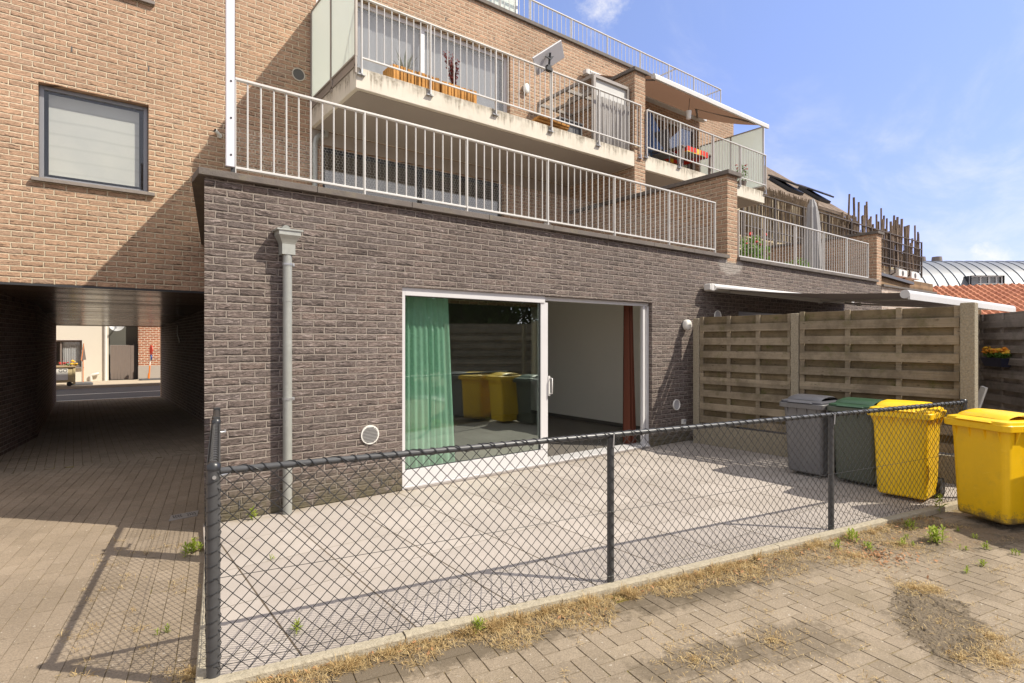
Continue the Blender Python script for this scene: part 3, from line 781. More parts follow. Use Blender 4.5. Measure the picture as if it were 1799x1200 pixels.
screen_y('frosted glass screen at the awning end of the upper right balcony', 13.97, YO-.01, YB-.02, 5.56, 7.10, [8.5], None, frame_white)
sc = screen_y('tall frosted screen with a white post at the end of the extension roof', 1.14, 5.60, YB-.02, 3.12, 4.76, [7.5], 1.92, frame_dark)
mb = MB(); mb.box(1.075, 1.145, 5.565, 5.60, 3.165, 5.2); mb.build('post_cover', pole_metal, sc, bevel=.004)
for z in (3.27, 3.6, 3.93):
    mb = MB(); mb.disc((1.115, 5.565, z), .009, (0,-1,0), .004, 10); mb.build('bolt', black_metal, sc)
screen_y('short frosted windscreen on the flat roof behind the roof railing', 7.75, 9.95, 11.5, 8.52, 9.75, [], None, frame_white)
T = thing('windbreak_panel', 'frosted windbreak panel beside the roof railing at the top of the facade', 'glass screen', (7.3,9.9,8.5))
mb = MB(); frame_x(mb, 6.5, 7.75, 8.53, 9.9, 9.86, 9.90, .04); mb.build('frame', frame_white, T); mb = MB(); mb.box(6.54, 7.71, 9.875, 9.885, 8.57, 9.86); mb.build('glass_panel', frost, T)

# chicken wire along the foot of the terrace railing
mb = MB(); r_ = .0007; hx = .021; n = 0
def wire3(mb, p, q, r):
    p = Vector(p); q = Vector(q); d = (q-p).normalized(); u = d.cross(Vector((0,1,0))).normalized()*r; w = Vector((0,r*1.4,0))
    a = [p+u-w*.6, p-u-w*.6, p+w]; b = [q+u-w*.6, q-u-w*.6, q+w]
    mb.add(a+b, [(0,1,4,3),(1,2,5,4),(2,0,3,5)])
s = .0185; wx = s*math.sqrt(3)
rows = 14
for j in range(rows):
    for i in range(int(7.5/wx)):
        x = 1.18 + i*wx + (j % 2)*wx/2; z = 3.17 + j*s*1.5
        wob = .004*math.sin(x*3.1)
        P = [(x, 5.655+wob, z+s), (x+wx/2, 5.655+wob, z+s/2), (x+wx/2, 5.655+wob, z-s/2)]
        Q = (x-wx/2, 5.655+wob, z+s/2)
        wire3(mb, P[0], P[1], r_); wire3(mb, P[1], P[2], r_); wire3(mb, P[0], Q, r_)
tag(mb.build('chicken_wire', wire_steel), 'fine hexagonal chicken wire behind the bars of the lower railing', 'wire netting')

# ================================================================== THINGS ON THE FACADE
T = thing('drainpipe', 'grey zinc drainpipe with a funnel hopper on the dark brick wall', 'drainpipe', (1.575, 5.46, 0))
py = 5.468
mb = MB(); mb.tube([(1.575,py,.0),(1.575,py,2.42)], .041, 20)
for z in (.30,1.05,1.97,2.30): mb.tube([(1.575,py,z),(1.575,py,z+.035)], .0435, 20)
mb.build('pipe', zincpipe, T)
def rect(cx, cy, w, d, z): return [Vector((cx-w/2,cy+d/2,z)), Vector((cx-w/2,cy-d/2,z)), Vector((cx+w/2,cy-d/2,z)), Vector((cx+w/2,cy+d/2,z))][::-1]
mb = MB(); cy = 5.462
prof = [(.118,.115,2.405),(.118,.115,2.50),(.128,.12,2.515),(.155,.135,2.545),(.19,.155,2.575),(.195,.158,2.578),(.195,.158,2.618)]
mb.loft([rect(1.575, 5.55-d/2-.012, w, d, z) for w, d, z in prof]); mb.loft([rect(1.575, 5.55-.092, .232, .175, z) for z in (2.618,2.632)]); mb.build('hopper', zincpipe, T)
mb = MB(); mb.tube([(1.565,5.56,2.652),(1.565,5.47,2.645)], .036, 18); mb.build('spout', zincpipe, T)
for z in (1.05, 2.30):
    mb = MB(); mb.tube([(1.575,py,z+.01),(1.575,py,z+.026)], .047, 18); mb.box(1.60, 1.64, py+.0, py+.012, z+.004, z+.032); mb.tube([(1.628,py-.008,z+.018),(1.628,5.56,z+.018)], .006, 8); mb.build('pipe_clip', galv, T)

def round_vent(label, x, y, z, r, mat=white_plastic, slats=True, ring=False):
    T = thing('wall_vent', label, 'vent', (x, y, z), 'round vents in the walls')
    mb = MB(); n = 32
    if ring:
        a = [(r, -.0), (r, -.018), (r*.93, -.022), (r*.86, -.016), (r*.84, -.0)]
        mb.loft([[Vector((x+q*math.cos(2*math.pi*k/n), y+e, z+q*math.sin(2*math.pi*k/n))) for k in range(n)] for q, e in a], cap0=False, cap1=False, smooth=True); mb.build('ring', mat, T)
        mb = MB(); mb.disc((x,y-.006,z), r*.86, (0,-1,0), .003, n); mb.build('grille', grey_plastic if ring == 1 else vent_dark, T)
    else:
        mb.disc((x,y+.002,z), r, (0,-1,0), .018, n); mb.build('plate', mat, T)
        if slats:
            mb = MB()
            for k in range(-5, 6):
                h = k*r*.15; w = math.sqrt(max(0, (r*.86)**2-h*h)); mb.box(x-w, x+w, y-.0215, y-.0155, z+h-.003, z+h+.003)
            mb.build('grille', vent_dark, T)
    return T
round_vent('white slatted round vent low on the dark brick wall beside the glass door', 2.42, YA, .64, .098)
round_vent('plain round vent cover low on the dark brick beside the timber fence', 7.55, YA, .60, .086, white_plastic, False, True)
round_vent('half hidden round vent above the timber fence under the lower awning', 8.69, YA, 2.03, .10, white_plastic, False, True)
round_vent('round vent with a pale ring on the shaded brown wall beside the frosted screen', 2.91, YB, 5.96, .105, simple('beige_vent_ring', (.52,.47,.40), .5), False, 2)

def bulkhead(label, x, y, z, rx, rz, d=.075):
    T = thing('wall_lamp', label, 'lamp', (x, y, z), 'round lamps on the facade'); n = 28
    mb = MB(); mb.tube([(x,y,z),(x,y-.02,z)], .9*rx, n); o = mb.build('base', dark_panel, T)
    prof = [(.97,-.018),(1,-.022),(1,-.05),(.95,-.065),(.8,-.074),(.45,-.08)]
    mb = MB(); mb.loft([[Vector((x+rx*q*math.cos(2*math.pi*k/n), y+e*d/.08, z+rz*q*math.sin(2*math.pi*k/n))) for k in range(n)][::-1] for q, e in prof], smooth=True)
    mb.build('lamp_cover', white_plastic, T)
bulkhead('round white lamp on the dark brick beside the timber fence', 7.76, YA, 1.865, .078, .085, .11)
bulkhead('oval white lamp on the brown wall beside the balcony door', 7.66, YB, 7.0, .075, .11, .1)
bulkhead('dim round lamp on the shaded wall behind the lower railing', 8.25, YB, 4.1, .13, .13, .1)
T = thing('junction_box', 'small white socket box low on the dark brick beside the timber fence', 'socket', (7.72, YA, .3))
mb = MB(); mb.box(7.68, 7.76, YA-.04, YA, .28, .36); mb.build('body', white_plastic, T, bevel=.006); mb = MB(); mb.box(7.685, 7.755, YA-.045, YA-.04, .32, .357); mb.build('lid', grey_plastic, T)
T = thing('security_camera', 'small white camera on the brown wall beside the white post', 'camera', (1.74, YB, 4.72))
mb = MB(); mb.disc((1.74,YB,4.70), .035, (0,-1,0), .03, 14); mb.build('mount', white_plastic, T)
mb = MB(); mb.tube([(1.75,YB-.03,4.70),(1.68,YB-.07,4.74),(1.67,YB-.075,4.745)], [.022,.03,.031], 14); mb.build('housing', white_plastic, T); mb = MB(); mb.disc((1.668,YB-.076,4.746), .028, (-.8,-.45,.3), .004, 14); mb.build('lens', black_metal, T)
T = thing('waste_pipe', 'grey waste pipe on the wall under the frosted balcony screen', 'pipe', (3.15, YB-.08, 2.9))
mb = MB(); mb.tube([(3.15,YB-.08,2.86),(3.15,YB-.08,4.85),(3.17,YB-.08,4.95),(3.24,YB-.06,5.02),(3.35,YB-.04,5.05),(3.35,YB-.04,5.13)], .045, 12); mb.build('pipe', zincpipe, T)
mb = MB(); mb.tube([(3.15,YB-.08,4.2),(3.15,YB-.08,4.235)], .05, 12); mb.build('pipe_clip', galv, T)
T = thing('conduit', 'small white bent conduit on the dark passage wall', 'pipe', (2.07, 16.2, 1.6))
mb = MB(); mb.tube([(2.06,16.4,2.0),(2.06,16.4,1.75),(2.05,16.1,1.66),(2.05,16.0,1.58)], .014, 8); mb.build('pipe', white_plastic, T)

# awnings
def awning(label, x0, x1, yb, zb, yf, zf, elbows, boxw=.11):
    T = thing('awning', label, 'awning', ((x0+x1)/2, yb, zb), 'brown awnings')
    mb = MB(); rr = [Vector((0, yb+.08+.0, zb+.07)), Vector((0, yb-.06, zb+.06)), Vector((0, yb-.09, zb+.02)), Vector((0, yb-.07, zb-.05)), Vector((0, yb+.08, zb-.06))]
    mb.loft([[Vector((x, p.y, p.z)) for p in rr] for x in (x0, x1)]); mb.build('cassette', white_metal, T, bevel=.01)
    for x in (x0, x1):
        mb = MB(); sgn = -1 if x == x0 else 1; mb.obox((x+sgn*.045, yb-.005, zb+.0), (.09, .14, .12)); mb.obox((x+sgn*.1, yb-.01, zb), (.05,.12,.10)); mb.build('end_cap', white_metal, T, bevel=.012)
    mb = MB(); n = 10; nx = 14; vs = []
    for j in range(n+1):
        t = j/n
        for i in range(nx+1):
            s_ = i/nx; vs.append((x0+.04+(x1-x0-.08)*s_, yb-.05+(yf-yb+.05)*t, zb-.01+(zf-zb+.03)*t - .045*math.sin(math.pi*t)*(1+.2*math.sin(9*s_))))
    mb.add(vs, [(j*(nx+1)+i, j*(nx+1)+i+1, (j+1)*(nx+1)+i+1, (j+1)*(nx+1)+i) for j in range(n) for i in range(nx)], 0, True); mb.build('awning_cloth', awn_cloth if boxw > .11 else low_cloth, T)
    mb = MB(); mb.tube([(x0-.01,yf,zf),(x1+.01,yf,zf)], .055, 16); mb.box(x0, x1, yf-.055, yf-.03, zf-.07, zf); fb = mb.build('front_bar', white_metal, T)
    for (sh, el, en) in elbows:
        mb = MB(); mb.beam(sh, el, .05, .035); mb.beam(el, en, .045, .03); mb.tube([(el[0],el[1],el[2]-.03),(el[0],el[1],el[2]+.03)], .035, 12); mb.build('arm', taupe if boxw > .11 else white_metal, T, bevel=.006)
    return T
awning('wide brown awning with white front bar reaching out above the timber fence', 8.33, 13.6, 5.44, 2.49, 2.67, 2.20, [((8.75,5.34,2.43),(10.35,4.6,2.30),(9.0,2.72,2.17)), ((13.2,5.34,2.43),(11.7,4.5,2.30),(13.1,2.72,2.17))])
awning('brown awning of the upper right balcony under the roof railing', 9.45, 13.95, 9.38, 7.82, 7.5, 7.06, [((9.56,9.3,7.76),(9.6,8.5,7.40),(9.56,7.56,7.03)), ((13.6,9.3,7.76),(12.4,8.5,7.45),(13.5,7.56,7.05))], .12)

# ================================================================== BALCONY THINGS
def planter(label, x0, x1, y0, y1, z0, h, n):
    T = thing('planter_box', label, 'planter', ((x0+x1)/2,(y0+y1)/2,z0), 'slatted wooden planters on the balcony')
    mb = MB(); w = (x1-x0)/n
    for i in range(n):
        t = random.uniform(-.008,.008); mb.box(x0+i*w+.004, x0+(i+1)*w-.008, y0, y0+.02, z0, z0+h+t); mb.box(x0+i*w+.004, x0+(i+1)*w-.004, y1-.02, y1, z0, z0+h+t)
    m_ = max(2, int((y1-y0)/w))
    for i in range(m_):
        q = (y1-y0)/m_; mb.box(x0, x0+.02, y0+i*q+.004, y0+(i+1)*q-.004, z0, z0+h); mb.box(x1-.02, x1, y0+i*q+.004, y0+(i+1)*q-.004, z0, z0+h)
    mb.build('slatted_side', planter_wood, T); mb = MB(); mb.box(x0+.025, x1-.025, y0+.025, y1-.025, z0+.02, z0+h-.04); mb.build('soil', earth, T)
    return T
planter('long orange slatted planter nearest the frosted screen on the balcony', 3.72, 4.52, 7.72, 8.05, 5.431, .27, 13)
planter('orange slatted planter below the red shrub on the balcony', 4.56, 5.22, 7.72, 8.05, 5.431, .25, 11)
def leafcloud(mb, c, rad, n, size, mi=0, flat=.0, cone=None):
    for _ in range(n):
        while True:
            p = Vector((random.uniform(-1,1), random.uniform(-1,1), random.uniform(-1,1)))
            if .25 < p.length < 1: break
        p = Vector((p.x*rad[0], p.y*rad[1], p.z*rad[2])) + Vector(c)
        s_ = size*random.uniform(.6,1.3); M_ = Euler((random.uniform(-1.2,1.2), random.uniform(-1.2,1.2), random.uniform(0,6.3))).to_matrix()
        q = [M_ @ Vector(v) for v in ((-s_*.5,0,0),(0,-s_*.25,0),(s_*.5,0,s_*.06),(0,s_*.25,0))]
        mb.add([p+v for v in q], [(0,1,2,3)], mi)
T = thing('red_shrub', 'dark red upright shrub in the orange planter on the balcony', 'shrub', (4.88,7.88,5.68))
mb = MB(); mb2 = MB()
for k in range(8):
    a = random.uniform(0,6.3); d = random.uniform(.03,.25); tx, ty = 4.88+d*math.cos(a), 7.88+.4*d*math.sin(a); h = random.uniform(.35,.62)
    mb.tube([(4.88,7.88,5.66),(tx,ty,5.66+h)], [.008,.003], 5)
    for i in range(26):
        t = .15+.85*i/26; leafcloud(mb2, (4.88+(tx-4.88)*t, 7.88+(ty-7.88)*t, 5.66+h*t), (.035,.035,.03), 2, .045)
mb.build('stem', bark, T); mb2.build('foliage', red_leaf, T)
def spiky(label, x, y, z, n, ln, mat, name='spiky_plant'):
    T = thing(name, label, 'plant', (x,y,z)); mb = MB()
    for k in range(n):
        a = 2.4*k; e = random.uniform(.5,1.35); d = Vector((math.cos(a)*math.cos(e), math.sin(a)*math.cos(e), math.sin(e))); s_ = d.cross(Vector((0,0,1))).normalized()*.012; l = ln*random.uniform(.6,1.1); p = Vector((x,y,z))
        mb.add([p-s_, p+s_, p+d*l*.6+s_*.8+Vector((0,0,-.0)), p+d*l*.6-s_*.8, p+d*l-Vector((0,0,.12*l))], [(0,1,2,3),(3,2,4)])
    mb.build('foliage', mat, T); return T
spiky('pale spiky plant in the long slatted planter', 4.0, 7.88, 5.62, 34, .45, petal_p)
T = thing('flat_antenna', 'flat tilted rectangular antenna on a dark mast clamped to the balcony railing', 'antenna', (6.62,7.6,6.4))
Mx = Euler((R(-24), R(-33), R(10))).to_matrix()
cc = Vector((6.63,7.5,6.70))
mb = MB(); mb.prism([(6.23,7.5,6.45),(6.89,7.5,6.97),(7.20,7.75,6.85),(6.54,7.75,6.33)], (-.014,.018,.017)); mb.build('dish', grey_plastic, T, bevel=.008)
mb = MB(); mb.tube([(6.66,7.58,6.38),(6.66,7.56,6.6),(6.64,7.52,6.68)], .02, 10); mb.prism([(6.55,7.54,6.60),(6.75,7.54,6.66),(6.68,7.54,6.57)], (0,.02,0)); mb.build('mast', black_metal, T)
mb = MB(); mb.box(6.56, 6.70, 7.52, 7.60, 6.37, 6.42); mb.box(6.60, 6.68, 7.53, 7.6, 6.40, 6.47); mb.build('clamp', black_metal, T)
T = thing('plank_stack', 'low stack of orange planks lying on the balcony floor', 'planks', (6.8,7.75,5.43))
for i in range(3):
    mb = MB(); mb.obox((6.78+.02*i, 7.74-.03*i, 5.455+.042*i), (.80-.03*i,.16,.038), (0,0,R(2*i-2))); mb.build('plank', planter_wood, T, bevel=.004)
T = thing('roof_frame', 'dark metal garden frame with roof bars behind the balcony railing', 'pergola', (7.9,8.4,5.43))
mb = MB()
for x, y in ((7.93,7.72),(7.93,9.35),(8.9,9.35),(8.9,7.72)):
    mb = MB(); mb.box(x-.03, x+.03, y-.03, y+.03, 5.432, 6.72 if y < 8 else 6.7); mb.build('post', screen_frame, T)
mb = MB()
for a, b in (((7.93,7.72,6.72),(7.93,9.38,6.72)), ((8.9,7.72,6.72),(8.9,9.38,6.72)), ((7.93,7.72,6.72),(8.9,7.72,6.72)), ((7.93,9.35,6.70),(8.9,9.35,6.70)), ((8.4,7.75,6.70),(8.4,9.35,6.70)), ((7.93,8.5,6.71),(8.9,8.5,6.71))): mb.beam(a, b, .05, .06)
mb.build('roof_bar', screen_frame, T)
mb = MB(); mb.box(7.96, 8.87, 7.76, 9.32, 6.75, 6.755); mb.build('roof_panel', clear_glass, T)
mb = MB(); cloth(mb, 7.98, 8.92, 7.70, 5.46, 6.36, 9, .022); o = mb.build('grey_curtain', grey_cloth); tag(o, 'pleated grey outdoor curtain hanging at the garden frame on the balcony', 'curtain')
mb = MB(); mb.box(7.96, 8.96, 7.74, 7.76, 6.30, 6.69); o = mb.build('screen_panel', simple('grey_panel', (.50,.49,.47), .7)); tag(o, 'plain grey panel above the outdoor curtain beside the party wall', 'panel')
T = thing('storage_crate', 'dark storage crate on the balcony floor behind the orange planks', 'crate', (7.45,7.95,5.43))
mb = MB(); frame_x(mb, 7.15, 7.75, 5.432, 5.75, 7.85, 7.88, .03); mb.box(7.15, 7.75, 7.89, 8.25, 5.433, 5.74); mb.build('body', dark_panel, T); mb = MB(); mb.box(7.13, 7.77, 7.83, 8.27, 5.75, 5.78); mb.build('lid', dark_panel, T, bevel=.006)
# right balcony: table with a bright cloth, chairs, folded parasol, geranium
T = thing('balcony_table', 'table on the right balcony', 'table', (11.6,8.3,5.43)); T['label'] = 'slim dark table carrying the bright cloth on the awning balcony'
mb = MB(); mb.box(11.05, 12.25, 7.95, 8.65, 6.08, 6.11); mb.build('table_top', taupe, T)
for x in (11.1,12.2):
    for y in (8.0,8.6):
        mb = MB(); mb.box(x-.025, x+.025, y-.025, y+.025, 5.432, 6.08); mb.build('leg', taupe, T)
def cloth_mat():
    m = M('red_yellow_tablecloth'); x, y, z = m.pos(); r = m.white(m.vec((x*7.).floor(), (z*6.).floor(), 0.))
    m.set(m.ramp(r, [(0,(.55,.03,.02)),(.45,(.7,.45,.05)),(.7,(.6,.05,.03)),(.9,(.08,.2,.05))], 'CONSTANT'), .9); return m.mat
tcm = cloth_mat(); mb = MB(); n = 40; ring = []
for zz, fl in ((6.116,0.),(6.116,.02),(6.05,.03),(5.98,.035)):
    rg = []
    per = [(11.2,7.93),(12.0,7.93),(12.0,8.67),(11.2,8.67)]
    for k in range(n):
        t = k/n*4; i = int(t); f = t-i; a = per[i]; b = per[(i+1) % 4]; x = a[0]+(b[0]-a[0])*f; y = a[1]+(b[1]-a[1])*f
        c = Vector((x-11.6, y-8.3, 0)); c = c*(1+fl*(1+.8*math.sin(k*1.9)))
        rg.append(Vector((11.6+c.x, 8.3+c.y, zz)))
    ring.append(rg)
mb.loft(ring, smooth=False, cap0=True, cap1=False); tag(mb.build('tablecloth', tcm), 'red and yellow patterned cloth over the balcony table', 'tablecloth')
def chair(label, x, y, rz, z=5.432, mat=None, h=.45, group='chairs on the right balcony'):
    T = thing('balcony_chair', label, 'chair', (x,y,z), group, rz, local=True); mat = mat or dark_panel
    mb = MB(); mb.box(-.22,.22,-.22,.22,h-.03,h); mb.build('seat', mat, T, bevel=.01)
    mb = MB(); mb.obox((0,.23,h+.25),(.44,.03,.45),(R(-10),0,0)); mb.build('backrest', mat, T, bevel=.01)
    for sx in (-.2,.2):
        for sy in (-.2,.2):
            mb = MB(); mb.tube([(sx,sy,h-.03),(sx*1.1,sy*1.15,0)], .014, 6); mb.build('leg', mat, T)
chair('dark chair at the near end of the balcony table', 10.75, 8.2, R(100)); chair('dark chair between the balcony table and the glass door', 11.6, 9.0, R(0))
T = thing('parasol', 'blue folded parasol standing on the right balcony', 'parasol', (10.55,8.5,5.43))
mb = MB(); mb.tube([(10.55,8.5,5.432),(10.55,8.5,7.0)], .02, 8); mb.build('pole', white_metal, T)
mb = MB(); rgs = []
for z, r in ((5.95,.30),(6.2,.26),(6.55,.15),(6.85,.05),(6.92,.02)):
    rgs.append([Vector((10.55+r*(1+.35*(k % 2))*math.cos(k*math.pi/10), 8.5+r*(1+.35*(k % 2))*math.sin(k*math.pi/10), z)) for k in range(20)])
mb.loft(rgs, smooth=False); mb.build('canopy', blue_cloth, T)
mb = MB(); mb.tube([(10.55,8.5,5.432),(10.55,8.5,5.50)], .22, 20); mb.build('foot', plinth, T)
def flowers(mb, c, rad, n, s_, mi=0):
    for _ in range(n):
        a = random.uniform(0,6.28); q = math.sqrt(random.random()); p = Vector(c) + Vector((rad[0]*q*math.cos(a), rad[1]*q*math.sin(a), random.uniform(-rad[2], rad[2]))); r = s_*random.uniform(.7,1.2)
        v = []; f = []
        for lay, (zz, rr_) in enumerate(((-.35,.7),(0,1.),(.45,.75),(.65,.3))):
            v += [p+Vector((r*rr_*math.cos(k*math.pi/4+lay*.3), r*rr_*math.sin(k*math.pi/4+lay*.3), r*zz+random.uniform(-.1,.1)*r)) for k in range(8)]
        for l_ in range(3): f += [(l_*8+k, l_*8+(k+1) % 8, (l_+1)*8+(k+1) % 8, (l_+1)*8+k) for k in range(8)]
        f.append(tuple(range(24,32))); mb.add(v, f, mi)
def potted(label, x, y, z, pot, nleaf, fm, nf, rad=.16, name='potted_flower', h=.25, lm=None):
    T = thing(name, label, 'potted plant', (x,y,z)); mb = MB()
    mb.loft([[Vector((x+r*math.cos(k*math.pi/8), y+r*math.sin(k*math.pi/8), z+zz)) for k in range(16)] for zz, r in ((0,.09),(.18,.125),(.2,.13))]); mb.build('pot', pot, T)
    mb = MB(); leafcloud(mb, (x,y,z+.2+h*.7), (rad,rad,h), nleaf, .07); mb.build('foliage', lm or leaf_mid, T)
    if nf:
        mb = MB(); flowers(mb, (x,y,z+.25+h), (rad,rad,.12), nf, .028); mb.build('bloom', fm, T)
potted('red geranium in a pot behind the bars of the right balcony railing', 13.35, 7.85, 5.432, taupe, 120, petal_r, 14)
T = thing('lantern', 'small white lantern hanging under the upper awning', 'lantern', (11.0,7.75,6.75))
mb = MB(); mb.tube([(11.0,7.75,6.62),(11.0,7.75,6.80)], [.05,.07], 8); mb.build('shade', white_plastic, T); mb = MB(); mb.tube([(11.0,7.75,6.80),(11.0,7.72,7.08)], .006, 5); mb.build('hanger', black_metal, T)
# terrace two: shrub and closed crane parasol
T = thing('flowering_shrub', 'leafy green shrub with red blooms behind the railing of the far terrace', 'shrub', (11.9,6.75,2.86))
mb = MB(); leafcloud(mb, (11.9,6.75,3.55), (.5,.35,.42), 700, .10); leafcloud(mb, (13.6,6.6,3.3), (.4,.3,.3), 250, .10); mb.build('foliage', leaf_mid, T)
mb = MB(); mb.tube([(11.9,6.75,2.86),(11.9,6.75,3.4)], .03, 6); mb.build('stem', bark, T); mb = MB(); flowers(mb, (11.75,6.6,3.85), (.35,.25,.15), 9, .04); mb.build('bloom', petal_r, T)
mb = MB(); mb.box(11.4, 14.1, 6.3, 6.95, 2.862, 3.18); o = mb.build('trough', taupe, T, bevel=.02)
T = thing('parasol', 'closed grey crane parasol with a curved white arm on the far terrace', 'parasol', (14.85,6.8,2.86))
mb = MB(); rgs = []
for z, r in ((2.95,.16),(3.5,.20),(4.4,.15),(5.0,.10),(5.2,.04)):
    rgs.append([Vector((14.85+r*(1+.25*(k % 2))*math.cos(k*math.pi/8), 6.8+r*(1+.25*(k % 2))*math.sin(k*math.pi/8), z)) for k in range(16)])
mb.loft(rgs); mb.build('canopy', simple('grey_parasol_cloth', (.30,.29,.29), .8), T)
mb = MB(); mb.tube([(14.9,6.8,5.22),(15.05,6.8,5.12),(15.2,6.8,4.85),(15.3,6.8,4.4),(15.33,6.8,3.6),(15.33,6.8,2.87)], .022, 8); mb.build('arm', white_metal, T)
# ================================================================== MESH FENCE AND GATE
def wire4(mb, p, q, r, mi=0):
    p = Vector(p); q = Vector(q); d = (q-p).normalized(); u = d.cross(Vector((.3,.9,.1)) if abs(d.y) < .8 else Vector((0,0,1))).normalized()*r; w = d.cross(u).normalized()*r
    mb.add([p+u, p+w, p-u, p-w, q+u, q+w, q-u, q-w], [(0,1,5,4),(1,2,6,5),(2,3,7,6),(3,0,4,7)], mi, True)
def chain_mesh(mb, p, q, z0, z1, out, a=.0365, r=.0022):
    """interlocked zigzag wires between ground points p and q, a sheet pushed by vector out"""
    p = Vector(p); q = Vector(q); d = q-p; ln = d.length; d.normalize(); nrm = Vector((-d.y, d.x, 0)); p = p + Vector(out)
    n = int(ln/a); m_ = int((z1-z0)/a); h = (z1-z0)/m_
    for k in range(n):
        pts = []
        ph = random.uniform(-.0012,.0012)
        for j in range(m_+1):
            x = (k + (k+j) % 2)*a; s = 1 if (k+j) % 2 else -1
            bow = .006*math.sin((k*a)*1.7+1)*math.sin(math.pi*j/m_)
            pts.append(p + d*(x+ph) + nrm*(s*r*.9 + bow) + Vector((0,0,z0+j*h)))
        for u, v in zip(pts, pts[1:]): wire4(mb, u, v, r)
        if k % 2 == 0:   # knuckled ends along the bottom
            e = pts[0]; wire4(mb, e, e + d*(a*.35) + Vector((0,0,.016)), r)
F = thing('mesh_fence', 'low black chain link fence around the tiled terrace', 'fence', tuple(L(0,0)))
ZR = .978
def fpost(a, b, r, h, cap=True):
    c = L(a,b); mb = MB(); mb.tube([c + Vector((0,0,-.03)), c + Vector((0,0,h))], r, 18); o = mb.build('post', rail_coat, F)
    if cap:
        mb = MB(); mb.tube([c + Vector((0,0,h-.025)), c + Vector((0,0,h)), c + Vector((0,0,h+.012))], [r+.003, r+.003, r*.6], 18); mb.build('post_cap', black_coat, o)
    return o
po = fpost(.0, .0, .030, 1.012); fpost(2.342, .0, .0235, .962, False); fpost(4.655, .0, .0235, .962, False); fpost(6.79, .0, .030, 1.0)
fpost(-.0, 1.72, .030, 1.012)
for a in (2.342, 4.655):
    c = L(a,0); mb = MB();  mb.tube([c+EY*-.03+Vector((0,0,.90)), c+EY*-.031+EX*.006+Vector((0,0,ZR+.01))], .006, 6); mb.build('clamp', galv, F)
c = L(0,0); mb = MB(); mb.disc(c+EY*-.031+EX*.004+Vector((0,0,.955)), .009, -EY, .006, 10); mb.build('bolt', galv, po); mb = MB(); mb.tube([c+EX*.028+Vector((0,0,.955)), c+EX*.075+Vector((0,0,.965))], .014, 8); mb.build('bolt', galv, po)
mb = MB(); mb.tube([L(.03,0,ZR), L(6.79,0,ZR)], .0175, 16); mb.build('top_rail', rail_coat, F)
mb = MB(); mb.tube([L(0,.03,ZR), L(0,1.70,ZR)], .0175, 16); mb.build('top_rail', rail_coat, F)
OUT = EY*-.0235
mb = MB(); chain_mesh(mb, L(.01,0), L(6.79,0), .012, .985, OUT)
# the last row of wire is bound round the rail
def wrap(mb, p, q, r, pitch, rw, n=9):
    p = Vector(p); q = Vector(q); d = q-p; ln = d.length; d.normalize(); u = Vector((-d.y,d.x,0)); N = int(ln/pitch)
    last = None
    for i in range(N*n+1):
        a = 2*math.pi*i/n; c = p + d*(ln*i/(N*n)) + u*math.cos(a)*r + Vector((0,0,math.sin(a)*r))
        if last is not None: wire4(mb, last, c, rw)
        last = c
wrap(mb, L(.05,0,ZR), L(6.75,0,ZR), .0205, .073, .0028); wrap(mb, L(.08,0,ZR), L(6.75,0,ZR), .0205, .21, .0026)
last = None
for i in range(14*12+1):   # the sheet is drawn round the corner post
    a_ = 2*math.pi*i/12; c = L(math.cos(a_)*.0335, math.sin(a_)*.0335, .02 + .93*i/(14*12))
    if last is not None: wire4(mb, last, c, .0019)
    last = c
mb.build('wire_mesh', black_coat, F)
mb = MB(); chain_mesh(mb, L(0,.02), L(0,1.72), .012, .985, EX*-.030); wrap(mb, L(0,.05,ZR), L(0,1.68,ZR), .0205, .073, .0026); mb.build('wire_mesh', black_coat, F)
mb = MB()
for p, q in ((L(0,-.03,.475), L(6.79,-.028,.485)), (L(0,-.03,.055), L(6.79,-.03,.05)), (L(-.03,0,.475), L(-.03,1.72,.475)), (L(-.03,0,.055), L(-.03,1.72,.05))):
    seg = 14; pts = [Vector(p).lerp(Vector(q), i/seg) + Vector((0,0,-.006*math.sin(math.pi*((i*3) % seg)/seg))) for i in range(seg+1)]
    mb.tube(pts, .0017, 5, caps=False)
mb.build('tension_wire', black_coat, F)
G = thing('garden_gate', 'narrow black gate of square mesh between the chain link fence and the brick wall', 'gate', tuple(L(-.0,1.8)))
mb = MB(); mb.beam(L(0,1.80,-.02), L(0,1.80,1.03), .05, .05); mb.beam(L(0,2.47,-.02), L(0,2.47,1.03), .05, .05); mb.build('post', black_coat, G, bevel=.004)
mb = MB(); mb.tube([L(0,1.83,.995), L(0,2.45,.995)], .021, 14); mb.tube([L(0,1.83,.06), L(0,2.45,.06)], .018, 12); mb.build('gate_frame', black_coat, G)
mb = MB()
for i in range(18): wire4(mb, L(-.018,1.84+i*.035,.06), L(-.018,1.84+i*.035,.99), .0018)
for j in range(19): wire4(mb, L(-.018,1.83,.07+j*.05), L(-.018,2.45,.07+j*.05), .0018)
mb.build('wire_mesh', black_coat, G)
mb = MB(); mb.tube([L(.02,1.86,.9), L(.06,1.86,.9), L(.06,1.95,.9)], .009, 8); mb.obox(L(.0,1.86,.9), (.05,.03,.12), (0,0,AN)); mb.build('latch', galv, G)

